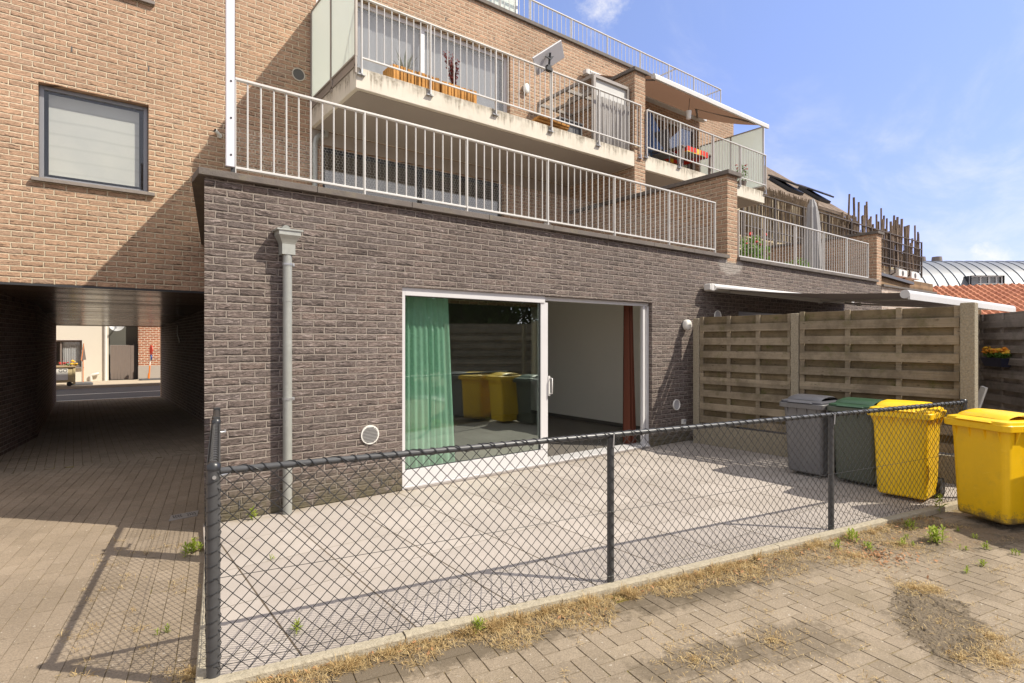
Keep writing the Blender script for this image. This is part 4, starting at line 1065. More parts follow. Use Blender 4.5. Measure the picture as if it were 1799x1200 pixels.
# ================================================================== TIMBER FENCES
def slat_panel(mb, p, q, z0, z1, n, front, sw=.108, bw=.152, th=.018):
    """overlapping horizontal boards nailed to both faces of upright battens between p and q; front = unit vector to the nearer face"""
    p = Vector(p); q = Vector(q); d = (q-p); ln = d.length; d.normalize(); fr = Vector(front); ang = math.atan2(d.y, d.x); m_ = (p+q)/2
    pitch = (z1-z0)/n
    for k in range(n+1):
        z = z0 + k*pitch; jx = random.uniform(-.005,.005)
        if k < n: mb.obox(m_ + fr*(.026+random.uniform(-.003,.003)) + Vector((0,0,z+sw*.5+jx)), (ln-.02, th, sw+random.uniform(-.004,.004)), (random.uniform(-.03,.03), random.uniform(-.003,.003), ang))
        zb = z + pitch*.5 + sw*.5
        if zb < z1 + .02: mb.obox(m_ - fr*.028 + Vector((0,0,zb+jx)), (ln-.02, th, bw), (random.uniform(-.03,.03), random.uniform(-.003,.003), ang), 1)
    for t in (.02, .34, .66, .98):
        c = p + d*(ln*t); mb.obox(c + Vector((0,0,(z0+z1)/2+.02)), (.06, .032, z1-z0+.03), (0,0,ang))
W = thing('timber_fence', 'weathered horizontal board fence with concrete posts beside the wheelie bins', 'fence', (7.82, 3.7, 0))
XF = 7.83; posts = [(XF-.03, 5.33, .105, 1.965), (XF, 3.80, .105, 1.985), (XF+.02, 1.905, .135, 2.03)]
for x, y, w, h in posts:
    mb = MB(); mb.prism([(x-w/2,y-w/2,-.05),(x+w/2,y-w/2,-.05),(x+w/2,y+w/2,-.05),(x-w/2,y+w/2,-.05)], (0,0,h+.05)); mb.build('concrete_post', post_conc, W, bevel=.012)
for (xa, ya, wa, _), (xb, yb, wb, _), zt in ((posts[0], posts[1], 1.95), (posts[1], posts[2], 1.97)):
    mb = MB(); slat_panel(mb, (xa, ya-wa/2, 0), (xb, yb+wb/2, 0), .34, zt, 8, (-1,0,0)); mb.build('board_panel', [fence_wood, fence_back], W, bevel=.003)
    mb = MB(); mb.prism([(xa-.025,ya-wa/2,0),(xa+.025,ya-wa/2,0),(xb+.025,yb+wb/2,0),(xb-.025,yb+wb/2,0)], (0,0,.31)); mb.build('base_board', post_conc, W, bevel=.006)
W2 = thing('timber_fence', 'shaded grey board fence that carries the flower box, behind the concrete end post', 'fence', (11.3, 2.6, 0))
P0 = Vector((14.6, 4.9, 0)); dv = Vector((-.80,-.60,0))
for k in range(5):
    a = P0 + dv*(k*1.86); b = a + dv*1.80
    mb = MB(); slat_panel(mb, a, b, .12, 2.0, 10, (-.60,.80,0) if False else (-.6,.8,0)); mb.build('board_panel', [fence_shade, fence_shade], W2)
    c = b + dv*.03
    mb = MB(); mb.prism([(c.x-.05,c.y-.05,-.05),(c.x+.05,c.y-.05,-.05),(c.x+.05,c.y+.05,-.05),(c.x-.05,c.y+.05,-.05)], (0,0,2.07)); mb.build('concrete_post', post_conc, W2, bevel=.01)
T = thing('flower_box', 'dark navy flower box with orange marigolds hung on the grey board fence', 'flower box', (11.05,2.38,1.2))
fb = Vector((11.13, 2.36, 1.33)); ang = math.atan2(.60,.80)
mb = MB(); ex = Vector((.8,.6,0)); ey = Vector((-.6,.8,0))
mb.loft([[fb + ex*(sx*w) + ey*(sy*d) + Vector((0,0,z)) for sx, sy in ((-1,-1),(1,-1),(1,1),(-1,1))] for w, d, z in ((.25,.055,-.11),(.30,.08,.0),(.31,.085,.02))]); mb.build('trough', navy, T, bevel=.008)
mb = MB(); mb2 = MB(); mb3 = MB()
for i in range(11):
    c = fb + ex*(-.27+.054*i) + Vector((0,0,.06)); leafcloud(mb, c, (.07,.06,.05), 22, .05)
for i in (0,1,3,4,5,6,8,9,10): flowers(mb2 if i % 3 else mb3, fb + ex*(-.27+.054*i) + Vector((0,0,.12+.03*(i % 2))), (.035,.05,.03), 5, .034)
mb.build('foliage', leaf_mid, T); mb2.build('bloom', petal_o, T); mb3.build('bloom', petal_y, T)
T = thing('plastic_chair', 'white plastic chair back just showing behind the concrete end post', 'chair', (9.40,2.52,-.02), None, R(200), True)
mb = MB(); mb.box(-.24,.24,-.24,.24,.42,.45); mb.build('seat', white_plastic, T, bevel=.012)
mb = MB(); mb.loft([[Vector((x,.24+y_,z)) for x, y_, z in ((-.2*w,.0+o,z_),(.2*w,.0+o,z_),(.2*w,.025+o,z_),(-.2*w,.025+o,z_))] for z_, w, o in ((.45,1.1,0),(.75,1.2,.06),(1.02,1.05,.14))]); mb.build('backrest', white_plastic, T, bevel=.01)
for sx in (-.2,.2):
    for sy in (-.2,.2):
        mb = MB(); mb.tube([(sx,sy,.42),(sx*1.15,sy*1.2,-.02)], [.025,.018], 8); mb.build('leg', white_plastic, T)
    mb = MB(); mb.tube([(sx*1.25,-.2,.43),(sx*1.3,-.2,.64),(sx*1.3,.2,.68),(sx*1.1,.28,.7)], .02, 8); mb.build('armrest', white_plastic, T)

# ================================================================== WHEELIE BINS
def rrect(cx, cy, w, d, r, z, n=5, bow=0):
    out = []
    for (sx, sy), a0 in (((1,1),0),((-1,1),90),((-1,-1),180),((1,-1),270)):
        for k in range(n+1):
            a = R(a0 + 90*k/n); out.append(Vector((cx+sx*(d/2-r)+r*math.cos(a), cy+sy*(w/2-r)+r*math.sin(a), z)))
    return out
def make_bin(label, bm, lm, has_sticker=False, group='wheelie bins standing beside the fence'):
    T = thing('wheelie_bin', label, 'wheelie bin', (0,0,0), group, 0, True)
    mb = MB()
    prof = [(.385,.37,.035,.035),(.405,.395,.045,.05),(.415,.41,.05,.16),(.445,.47,.05,.70),(.455,.49,.05,.80),(.47,.50,.05,.80),(.47,.50,.05,.815)]
    rings = [rrect(-.02-.01*(z/.8)+.0, 0, w, d, r, z) for w, d, r, z in prof]
    mb.loft(rings, smooth=False)
    # shallow vertical ribs pressed into the front and sides
    for y in (-.135, .135):
        mb.prism([(-.213,y-.012,.08),(-.213,y+.012,.08),(-.265,y+.010,.76),(-.265,y-.010,.76)], (.008,0,0))
    mb.box(.10,.2,-.17,.17,.03,.16)
    for y in (-.17,-.06,.06,.17): mb.prism([(-.268,y-.006,.80),(-.268,y+.006,.80),(-.268,y+.006,.72),(-.268,y-.006,.72)], (-.022,0,.0)) if False else mb.add([(-.262,y-.006,.70),(-.262,y+.006,.70),(-.295,y+.006,.80),(-.295,y-.006,.80),(-.262,y-.006,.80),(-.262,y+.006,.80)], [(0,1,2,3),(0,3,4),(1,5,2),(3,2,5,4)])
    for x in (-.18,-.03,.12):
        for sy in (-1,1): mb.add([(x-.006,sy*.235,.70),(x+.006,sy*.235,.70),(x+.006,sy*.262,.80),(x-.006,sy*.262,.80),(x-.006,sy*.235,.80),(x+.006,sy*.235,.80)], [(0,1,2,3),(0,3,4),(1,5,2),(3,2,5,4)])
    b = mb.build('body', bm, T, bevel=.004)
    mb = MB(); mb.loft([rrect(-.035,0,.515,.555,.05,.80), rrect(-.035,0,.525,.565,.05,.805), rrect(-.035,0,.53,.57,.05,.852), rrect(-.035,0,.52,.56,.05,.858)]); mb.build('rim', bm, T)
    # lid: stepped edge, raised bowed panel in the middle, lip in front
    mb = MB(); mb.loft([rrect(-.04,0,.49,.54,.05,.858), rrect(-.04,0,.492,.545,.05,.862), rrect(-.04,0,.488,.54,.05,.880), rrect(-.03,0,.41,.46,.05,.892)])
    n = 12; vs = []
    for i in range(n+1):
        t = i/n; x = -.235+.42*t; hz = .892+.05*math.sin(math.pi*min(1,max(0,t)))**.5
        for y in (-.20,-.17,-.1,0,.1,.17,.20): vs.append((x, y, hz - (.012 if abs(y) > .18 else 0) + .004*(1-(y/.2)**2)))
    fs = [(i*7+j, i*7+j+1, (i+1)*7+j+1, (i+1)*7+j) for i in range(n) for j in range(6)]
    mb.add(vs, fs, 0, True)
    mb.prism([(-.235,-.20,.88),(.185,-.20,.88),(.185,-.20,.892),(-.235,-.20,.892)], (0,.4,0))
    mb.prism([(-.315,-.16,.862),(-.315,.16,.862),(-.335,.13,.868),(-.335,-.13,.868)], (.03,0,.014))
    l_ = mb.build('lid', lm, T, bevel=.003)
    mb = MB(); mb.tube([(.235,-.21,.865),(.27,-.2,.872),(.27,.2,.872),(.235,.21,.865)], .014, 10); mb.build('handle', bm, T)
    for sy in (-.17,0,.17):
        mb = MB(); mb.tube([(.235,sy-.03,.868),(.235,sy+.03,.868)], .018, 10); mb.build('hinge', lm, l_)
    mb = MB(); mb.tube([(.20,-.20,.095),(.20,.20,.095)], .011, 8); mb.build('axle', galv, T)
    for sy in (-1, 1):
        mb = MB(); mb.tube([(.20,sy*.185,.095),(.20,sy*.235,.095)], .095, 22); w_ = mb.build('wheel', rubber, T, bevel=.01); mb = MB(); mb.tube([(.20,sy*.184,.095),(.20,sy*.2375,.095)], .055, 16); mb.build('hub', dark_panel, w_)
    if has_sticker:
        mb = MB(); mb.prism([(-.205,-.03,.9165),(-.165,-.03,.9225),(-.165,.15,.9215),(-.205,.15,.9155)], (0,0,.0015)); mb.build('sticker', sticker, l_)
    return T
b1 = make_bin('yellow wheelie bin with mud stains round its foot, standing outside the mesh fence', bin_yellow, bin_clean, True)
b1.location = (6.69, 1.40, -.03); b1.rotation_euler = (R(.5), R(.8), R(-23.5))
b2 = make_bin('clean yellow wheelie bin standing inside the mesh fence beside the green one', bin_clean, bin_clean)
b2.location = (6.84, 2.17, .002); b2.rotation_euler = (0, 0, R(3))
b3 = make_bin('dark green wheelie bin between the grey one and the yellow one', bin_green, bin_lidgreen)
b3.location = (7.12, 2.69, .002); b3.rotation_euler = (0, 0, R(-4))
b4 = make_bin('grey wheelie bin with a dark lid, farthest along the timber fence', bin_grey, bin_liddark)
for q in (b1,b2,b3,b4): q.scale = (1.05,1.07,1.045)
b3.scale = b4.scale = (1.0,1.02,1.01)
b1.scale = (1.07,1.10,1.06)
b5 = make_bin('unseen dark wheelie bin added to shade the ground by the muddy yellow one', bin_grey, bin_liddark); b5.location = (6.80,.62,-.05); b5.rotation_euler = (0,0,R(-20)); b5.scale = (1.05,1.07,1.045)  # out of view, put in as a shadow caster
b4.location = (7.11, 3.24, .002); b4.rotation_euler = (0, 0, R(-3))

# ================================================================== DRIVE DRAIN
T = thing('drain_cover', 'rectangular cast drain cover in the drive beside the brick corner', 'drain cover', (.82, 6.15, PZ))
mb = MB(); mb.prism([(.69,6.06,PZ-.01),(.93,6.09,PZ-.01),(.97,6.27,PZ-.01),(.73,6.24,PZ-.01)], (0,0,.015)); mb.build('frame', cast_iron, T, bevel=.003)
mb = MB()
for k in range(4):
    for s in (-1, 1):
        c = Vector((.83+s*(.02+.02*k), 6.165+s*.004, PZ+.006)); pts = [c + Vector((s*.012*math.cos(a)*1.0, .045*math.sin(a), 0)) for a in (-1.2,-.6,0,.6,1.2)]; mb.tube(pts, .004, 5)
mb.build('slot', vent_dark, T)
# ================================================================== WEEDS, STRAW, DIRT
def blade(mb, p, d, ln, w, droop, mi=0):
    p = Vector(p); d = Vector(d).normalized(); s = d.cross(Vector((0,0,1)));
    s = (s.normalized() if s.length > .01 else Vector((1,0,0)))*w
    m_ = p + d*ln*.55 + Vector((0,0,ln*.04)); t = p + d*ln + Vector((0,0,-droop*ln))
    mb.add([p-s*.4, p+s*.4, m_+s, m_-s, t], [(0,1,2,3),(3,2,4)], mi)
def weed(label, x, y, z, n, ln, group='green weeds sprouting from the paving joints', stems=3, spread=.05, name='weed', mat=None):
    T = thing(name, label, 'weed', (x,y,z), group); mb = MB(); ms = MB(); ln *= .85
    for s in range(stems):
        a0 = random.uniform(0,6.3); bx, by = x+spread*math.cos(a0)*random.random(), y+spread*math.sin(a0)*random.random(); h = ln*random.uniform(.5,1.2)
        ms.tube([(bx,by,z-.01),(bx+random.uniform(-.01,.01),by+random.uniform(-.01,.01),z+h)], .0022, 5)
        for k in range(n):
            t = .1+.9*k/n; a = 2.4*k+a0; e = .25+.8*t; blade(mb, (bx,by,z+h*t), (math.cos(a)*math.cos(e), math.sin(a)*math.cos(e), math.sin(e)), ln*(.75-.35*t)*random.uniform(.8,1.2), ln*.075, .12)
    mb.build('foliage', mat or weed_green, T); ms.build('stem', weed_green, T)
    return T
def wpos(a, b): v = L(a,b); return v.x, v.y
WG = 'green weeds sprouting from the paving joints'
weed('tall bright weed in front of the near yellow bin, the biggest of the weeds', 5.62, 1.60, PZ, 15, .13, stems=6, spread=.09)
weed('upright weed growing out of the kerb between the first two fence posts', 1.83, 2.68, PZ, 11, .09, stems=4, spread=.05)
weed('leafy weed at the kerb to the side of the third fence post', 5.10, 2.00, PZ, 12, .10, stems=4, spread=.06)
weed('small weed close under the third fence post', 4.83, 2.02, PZ, 10, .08, stems=3, spread=.04)
weed('flat weed in the dry leaves below the third fence post', 5.0, 1.86, PZ, 12, .07, stems=4, spread=.05)
weed('weed at the fence foot under the clean yellow bin', 5.82, 1.83, PZ, 11, .09, stems=4, spread=.05)
weed('broad green leaf weed between the two yellow bins', 6.62, 1.83, PZ+.01, 5, .17, stems=3, spread=.05)
for x, y in ((5.30,1.72),(5.38,1.66),(5.48,1.75),(5.73,1.30),(5.28,1.18),(5.05,1.22),(5.77,1.10),(5.55,1.38),(6.1,1.55),(5.95,1.40)):
    weed('small low weed in the shaded corner in front of the yellow bins', x, y, PZ, 8, random.uniform(.04,.075), 'small weeds in front of the yellow bins', 3, .035)
weed('bushy weed against the outside of the gate post beside the drive', .735, 5.02, PZ, 13, .11, stems=7, spread=.12)
weed('flat rosette of green leaves at the foot of the dark brick wall', 1.27, 5.46, .002, 11, .10, stems=3, spread=.03)
weed('tiny grass tuft in a terrace tile joint behind the corner post', .97, 3.22, .0, 9, .075, stems=3, spread=.03)
weed('tiny sprout in the terrace tiles between the gate and the drainpipe', 1.15, 4.38, .0, 7, .045, stems=2, spread=.03)
weed('low yellow green weed on the drive in the fence shadow', .40, 3.75, PZ, 8, .05, stems=3, spread=.04)
mb = MB()
def scatter_straw(n, fa, ln=(.03,.085), up=.5):
    for _ in range(n):
        p = fa()
        if p is None: continue
        a = random.uniform(0,6.3); e = random.uniform(-.05,up)**1 if random.random() < .75 else random.uniform(.4,1.3)
        blade(mb, p, (math.cos(a)*math.cos(e), math.sin(a)*math.cos(e), math.sin(e)), random.uniform(*ln)*1.15, random.uniform(.0008,.002), random.uniform(0,.15))
def den(a): return .35 + .65*max(0, mnoise.noise(Vector((a*2.3, 3.1, 0)))*1.8+.35)
def along(a0, a1, wmax):
    def f():
        a = random.uniform(a0, a1); d = den(a)
        if random.random() > d: return None
        b = -.078 - wmax*d*random.random()**1.9
        v = L(a, b, PZ + random.random()**2*.035*d*max(0,1-(-b-.078)/wmax)); return v
    return f
def blob_at(c, r):
    def f():
        a = random.uniform(0,6.3); q = r*random.random()**.7; return Vector((c.x+q*math.cos(a), c.y+q*math.sin(a), PZ+random.random()*.01))
    return f
scatter_straw(17000, along(.15, 3.5, .34), (.015,.05)); scatter_straw(8500, along(3.3, 5.9, .48), (.015,.045))
for _ in range(26):   # taller dead tufts against the kerb
    a = random.choice([random.uniform(.5,3.4), random.uniform(.5,5.2)]); c_ = L(a, -.09-random.random()*.07, PZ)
    scatter_straw(90, blob_at(c_, random.uniform(.02,.05)), (.03,.085), 1.2)
def blob(cx, cy, r, s=.5):
    def f():
        a = random.uniform(0,6.3); q = r*min(1.9, abs(random.gauss(0,.62))); return Vector((cx+q*math.cos(a), cy+q*math.sin(a), PZ+random.random()*.012))
    return f
for x, y, r, n in ((4.42,1.36,.12,700),(4.52,1.30,.09,400),(3.80,.80,.17,800),(4.05,.88,.10,300),(3.66,.92,.09,160),(4.0,1.1,.28,220),(5.3,1.75,.30,900),(4.75,1.85,.22,800),(.46,3.2,.1,350),(.5,3.0,.09,350),(2.55,1.75,.22,220),(3.05,1.6,.22,260),(2.3,1.5,.22,150)):
    scatter_straw(int(n*1.6), blob(x, y, r), (.012,.035), .4)
# thin wisps in many joints
for _ in range(220):
    x0, y0 = wpos(random.uniform(.2,6.), random.uniform(-2.1,-.3)); scatter_straw(14, blob(x0, y0, .05), (.012,.03), .3)
for _ in range(50):
    v = L(random.uniform(-.8,-.1), random.uniform(-.1,2.6)); scatter_straw(18, blob(v.x, v.y, .05), (.012,.035), .4)
mb_j = MB()
for C_, n_ in ((YARD, 11000), (DRIVE, 4500)):
    for _ in range(n_):
        q = random.choice(C_); k_ = random.randrange(4); a_, b_ = Vector(q[k_]), Vector(q[(k_+1) % 4]); t_ = random.random(); p = a_.lerp(b_, t_)
        a, b = to_ab(p.x, p.y)
        if p.length > 9 or mnoise.noise(Vector((p.x*1.9, p.y*1.9, 4.)))*1.2 + .45 < random.random(): continue
        ctr = sum((Vector(w_) for w_ in q), Vector())/4; p = p + (p-ctr).normalized()*.004; p.z = PZ - .004
        az = random.uniform(0,6.3); e = random.uniform(.0,1.2); blade(mb_j, p, (math.cos(az)*math.cos(e), math.sin(az)*math.cos(e), math.sin(e)), random.uniform(.006,.02), random.uniform(.0006,.0016), .1)
tag(mb_j.build('joint_grass', moss_straw), 'short mossy and dry wisps growing in the joints of the block paving', kind='stuff')
tag(mb.build('dry_grass', straw), 'dry straw coloured grass and wisps along the kerb and over the paving', kind='stuff')
mb = MB()
for i in range(900):
    p = random.choice([along(.2,3.4,.28), along(3.2,5.9,.45), blob(4.9,1.75,.35)])()
    if p is None: continue
    s_ = random.uniform(.008,.02); a = random.uniform(0,6.3); M_ = Euler((random.uniform(-.6,.6), random.uniform(-.6,.6), a)).to_matrix()
    mb.add([p + Vector((0,0,.006)) + M_ @ Vector(q) for q in ((-s_,0,0),(0,-s_*.45,.002),(s_,0,.004),(0,s_*.45,.002))], [(0,1,2,3)])
tag(mb.build('fallen_leaves', simple('dry_leaf', (.34,.17,.075), .8, var=.4, vs=40)), 'small brown dry leaves scattered along the kerb', kind='stuff')
def mound(cx, cy, rx, ry, rz, h, seed, n=46):
    mb = MB(); vs = []; c, s = math.cos(rz), math.sin(rz)
    for j in range(n+1):
        for i in range(n+1):
            u, v = i/n*2-1, j/n*2-1; x, y = cx + u*rx*c - v*ry*s, cy + u*rx*s + v*ry*c
            q = math.sqrt(u*u+v*v); e = .85-q-.45*mnoise.noise(Vector((x*4,y*4,seed)))-.35*mnoise.noise(Vector((x*11,y*11,seed)))-.35*mnoise.noise(Vector((x*31,y*31,seed)))
            z = PZ - .012 + max(0, min(1, e*3.))*(.013 + h*(.4+.5*abs(mnoise.noise(Vector((x*24,y*24,seed+3))))+.35*abs(mnoise.noise(Vector((x*60,y*60,seed))))))
            vs.append((x,y,z))
    mb.add(vs, [(j*(n+1)+i, j*(n+1)+i+1, (j+1)*(n+1)+i+1, (j+1)*(n+1)+i) for j in range(n) for i in range(n)], 0, True); return mb
def crumbs(mb, cx, cy, rx, ry, rz, n):
    for _ in range(n):
        a = random.uniform(0,6.3); q = random.random()**.6*1.15; u, v = q*math.cos(a)*rx, q*math.sin(a)*ry; x = cx+u*math.cos(rz)-v*math.sin(rz); y = cy+u*math.sin(rz)+v*math.cos(rz)
        s_ = random.uniform(.0015,.005)*(1.2-.5*q); p = [Vector((x,y,PZ)) + Vector((random.uniform(-1,1)*s_, random.uniform(-1,1)*s_, z_*s_)) for z_ in (-.3,-.3,-.3,1.1)]
        p[0].x -= s_; p[1].x += s_; p[2].y += s_
        mb.add(p, [(0,1,3),(1,2,3),(2,0,3)])
mb = MB(); crumbs(mb, 4.02,1.12,.5,.2,R(28),2600); crumbs(mb, 5.9,1.6,.8,.3,R(-24),1800)
tag(mb.build('loose_dirt', dirtm), 'loose crumbs of dark dirt strewn over the block paving', kind='stuff')
tag(mound(4.02,1.12,.62,.24,R(28),.016,2,90).build('dirt_patch', dirtm), 'patch of dark crumbly dirt and dry grass on the block paving', kind='stuff')
tag(mound(5.9,1.55,1.0,.34,R(-24),.012,9,70).build('dirt_patch', earth), 'sandy earth over the paving in front of the yellow bins', kind='stuff')

# ================================================================== NEIGHBOURING HOUSES ON THE RIGHT
N = thing('cream_house', 'cream rendered house behind the terraces with an old brown tiled roof', 'house', (22,11,0))
mb = MB(); mb.box(15.76, 31.0, 9.62, 18, -.1, 4.86); mb.build('wall', cream, N)
mb = MB()
def rp(x, y): return (x, y, 6.95+(y-10.5)*.797)
mb.prism([rp(12.0,10.3), rp(26.2,10.3), rp(26.2,16), rp(12.0,16)], (0,0,.12)); rf = mb.build('roof', brown_roof, N)
mb = MB(); mb.box(15.8, 26.1, 10.4, 18, 4.78, 6.8); mb.prism([(26.1,10.45,6.8),(26.1,16,11.2),(26.1,18,6.8)], (-.1,0,0)); mb.build('upper_wall', cream, N)
for cx, cy in ((22.4,11.35),(25.0,11.45)):
    z = rp(cx,cy)[2]+.18; mb = MB(); mb.obox((cx,cy-.15,z+.12), (1.05,1.2,.07), (math.atan(.797)-R(9),0,0)); sk = mb.build('skylight', frame_dark, rf, bevel=.01)
    mb = MB(); mb.obox((cx,cy-.16,z+.165), (.88,1.0,.02), (math.atan(.797)-R(9),0,0)); mb.build('pane', high_glass, sk)
    mb = MB(); frame_h = .1; mb.obox((cx,cy-.1,z-.04), (1.0,1.1,.12), (math.atan(.797),0,0)); mb.build('frame', frame_dark, sk)
mb = MB(); mb.box(19.0, 24.0, 9.5, 9.63, 4.50, 4.62); mb.build('white_band', white_plastic, N)
mb = MB(); mb.box(27.2, 28.9, 9.55, 9.63, 3.6, 4.35); wn = mb.build('window', frame_white, N); mb = MB(); mb.box(27.3, 28.8, 9.53, 9.552, 3.7, 4.28); mb.build('pane', high_glass, wn)
for i, (x, lab) in enumerate(((28.7,'white outdoor unit on the cream wall below the bamboo poles'),(30.2,'second white outdoor unit at the end of the cream wall'))):
    T = thing('outdoor_unit', lab, 'outdoor unit', (x,9.4,4.4)); mb = MB(); mb.box(x-.55, x+.45, 9.25, 9.6, 4.42, 4.72); mb.build('casing', white_plastic, T, bevel=.02); mb = MB(); mb.disc((x-.1,9.249,4.57), .12, (0,-1,0), .006, 16); mb.build('fan_grille', vent_dark, T)
# iron grid railing with reed matting and bamboo poles
T = thing('reed_fence', 'iron grid fence lined with dry reed matting and topped by uneven bamboo poles', 'fence', (23.5,9.4,4.7))
mb = MB(); xs = [15.9+i*1.9 for i in range(9)]
for x in xs: mb = MB(); mb.box(x-.03, x+.03, 9.28, 9.34, 4.55, 6.2); mb.build('post', rust_metal, T)
mb = MB()
for z in (4.85, 5.1, 5.5, 5.85, 6.17): mb.box(15.9, 31.1, 9.29, 9.33, z-.018, z+.018)
for i in range(60): mb.box(15.95+i*.253, 15.97+i*.253, 9.30, 9.315, 4.85, 5.85)
mb.build('grid_panel', rust_metal, T)
for i, x in enumerate((25.9,27.8,29.5,30.6)):
    mb = MB(); mb.tube([(x,9.3,4.9),(x,9.28,4.55),(x,9.55,4.4)], .03, 6); mb.build('bracket', rust_metal, T)
mb = MB(); x = 15.9
while x < 24.2:
    h = 6.42 + .14*random.random() + .12*mnoise.noise(Vector((x*.7,0,0))) - (.22 if x > 21 else 0); lean = random.uniform(-.02,.02)
    mb.tube([(x, 9.40+random.uniform(-.02,.02), 4.82), (x+lean, 9.40+random.uniform(-.02,.02), h)], .012, 4, caps=False, smooth=False); x += .03
x = 22.8
while x < 31.0:
    mb.tube([(x, 9.44+random.uniform(-.02,.02), 4.82), (x+random.uniform(-.02,.02), 9.44, 6.05-.06*(x-23)+random.uniform(-.2,.15))], .016, 4, caps=False, smooth=False); x += random.uniform(.04,.075)
mb.build('reed_matting', reed, T)
x = 22.9; k = 0
while x < 31.0 and k < 85:
    h = (7.18 if x < 25 else 7.25) - .055*(x-23) + random.uniform(-.75,.12)
    if random.random() < .25: h -= .5
    mb = MB(); mb.tube([(x, 9.36+random.uniform(-.05,.1), 4.82), (x+random.uniform(-.03,.03), 9.38, h)], random.uniform(.032,.052), 7); mb.build('bamboo_pole', bamboo, T)
    x += random.uniform(.06,.19) if random.random() < .8 else random.uniform(.2,.34); k += 1
# low brick wall, picket strip and shed boards beyond the extension
T = thing('low_brick_wall', 'pale low brick wall continuing beyond the extension above the lower awning', 'wall', (17.5,5.6,0)); mb = MB(); mb.box(15.76, 19.6, 5.55, 5.8, -.1, 2.96); mb.build('wall_body', pale_brick, T); mb = MB(); mb.box(15.76, 19.65, 5.5, 5.85, 2.961, 3.01); mb.build('coping', stone, T)
T = thing('picket_strip', 'strip of short rough pickets on a low wall in front of the shed', 'fence', (21,5.7,0)); mb = MB(); mb.box(19.7, 24.5, 5.62, 5.66, 2.6, 2.66)
for i in range(34): mb.obox((19.75+i*.14, 5.6, 2.72), (.07,.03,.5+random.uniform(-.06,.06)), (0,random.uniform(-.04,.04),0))
mb.build('picket_panel', shed_wood, T); mb = MB(); mb.box(19.66, 24.6, 5.66, 5.75, -.1, 2.62); mb.build('wall_body', pale_brick, T)
T = thing('garden_shed', 'brown board shed wall with a sloping top between the extension and the zinc roof', 'shed', (26,8.4,0)); mb = MB(); mb.prism([(19.0,7.2,-.1),(22.9,7.2,-.1),(22.9,7.2,3.55),(19.0,7.2,3.72)], (0,.3,0)); mb.box(25.6,28.75,8.2,8.5,-.1,4.02); mb.build('board_wall', shed_wood, T); mb = MB(); mb.prism([(18.9,7.1,3.74),(23.0,7.1,3.56),(23.0,7.1,3.65),(18.9,7.1,3.83)], (0,.5,0)); mb.build('roof', dark_panel, T)
# zinc barrel roof building
Z = thing('zinc_roofed_building', 'long building under a barrel vault of grey standing seam zinc', 'building', (62,8,0))
ax = Vector((.792,-.61,0)); pr = Vector((.61,.792,0)); base = Vector((53.2,16.6,0)); Ln = 34; RA = 5.2; zc = 3.5
def bp(s, a, r=RA): return base + ax*s + pr*(RA - r*math.cos(a)) + Vector((0,0,zc + r*math.sin(a)))
mb = MB(); n = 28
vs = [bp(s, math.pi*k/n) for s in (0, Ln) for k in range(n+1)]
mb.add(vs, [(k, n+1+k, n+2+k, k+1) for k in range(n)], 0, True); mb.build('vault', zinc_roof, Z)
mb = MB(); i = 0
while i*.9 < Ln:
    s = i*.9; pts = [bp(s, math.pi*k/n, RA+.02) for k in range(n//2+4)]; mb.tube(pts, .05, 4, caps=False); i += 1
mb.build('seam', zinc_seam, Z)
mb = MB(); mb.add([bp(0.02, math.pi*k/n, RA-.02) for k in range(n+1)], [tuple(range(n+1))]); mb.build('gable_end', simple('dark_slate_cladding', (.13,.14,.15), .7), Z)
mb = MB(); a = bp(.1,0,RA-.3); mb.prism([base + ax*.1 + pr*.3, base + ax*Ln + pr*.3, base + ax*Ln + pr*10, base + ax*.1 + pr*10], (0,0,zc-.02)); mb.build('wall', white_render, Z)
mb = MB(); c = base + ax*4.6
def zp(s, d, z): return base + ax*s + pr*d + Vector((0,0,z))
S0, S1, Z0, Z1, DF = 5.2, 7.9, 5.75, 6.95, .5
mb.add([zp(s, d, z) for s, d, z in ((S0,DF,Z0),(S1,DF,Z0),(S1,DF,Z1),(S0,DF,Z1),(S0,4.5,Z0),(S1,4.5,Z0),(S1,4.5,Z1),(S0,4.5,Z1))], [(3,2,6,7),(0,4,5,1),(0,3,7,4),(1,5,6,2)]); dm = mb.build('dormer', frame_dark, Z)
mb = MB(); mb.add([zp(S0+.02,DF+.5,Z0), zp(S1-.02,DF+.5,Z0), zp(S1-.02,DF+.5,Z1), zp(S0+.02,DF+.5,Z1)], [(0,1,2,3)]); mb.build('room_wall', dark_room, dm)
mb = MB()
for s in (S0+.05, S0+.9, S0+1.6, S0+2.2, S1-.05): mb.beam(zp(s,DF+.2,Z0), zp(s,DF+.2,Z1), .10, .10)
for z in (Z0+.05, Z1-.06): mb.beam(zp(S0,DF+.2,z), zp(S1,DF+.2,z), .09, .09)
mb.build('window_frame', frame_white, dm)
mb = MB(); mb.add([zp(S0,DF+.25,Z0), zp(S1,DF+.25,Z0), zp(S1,DF+.25,Z1), zp(S0,DF+.25,Z1)], [(0,1,2,3)]); mb.build('pane', high_glass, dm)
mb = MB()
for z in (Z0+.12, Z0+.5): mb.beam(zp(S0+.3,DF-.25,z), zp(S1+.2,DF-.25,z), .055, .055)
for k in range(5): mb.beam(zp(S0+.3+k*.6,DF-.25,Z0-.05), zp(S0+.3+k*.6,DF-.25,Z0+.5), .05, .05)
mb.build('balcony_rail', white_metal, dm)
for s, w in ((3.6,.9),(4.5,.8),(5.9,.9)):
    mb = MB(); p = bp(s, math.pi*.5); mb.tube([p + Vector((0,0,-.1)), p + Vector((0,0,.45))], [w*.5,w*.42], 10); mb.build('roof_vent', taupe, Z)
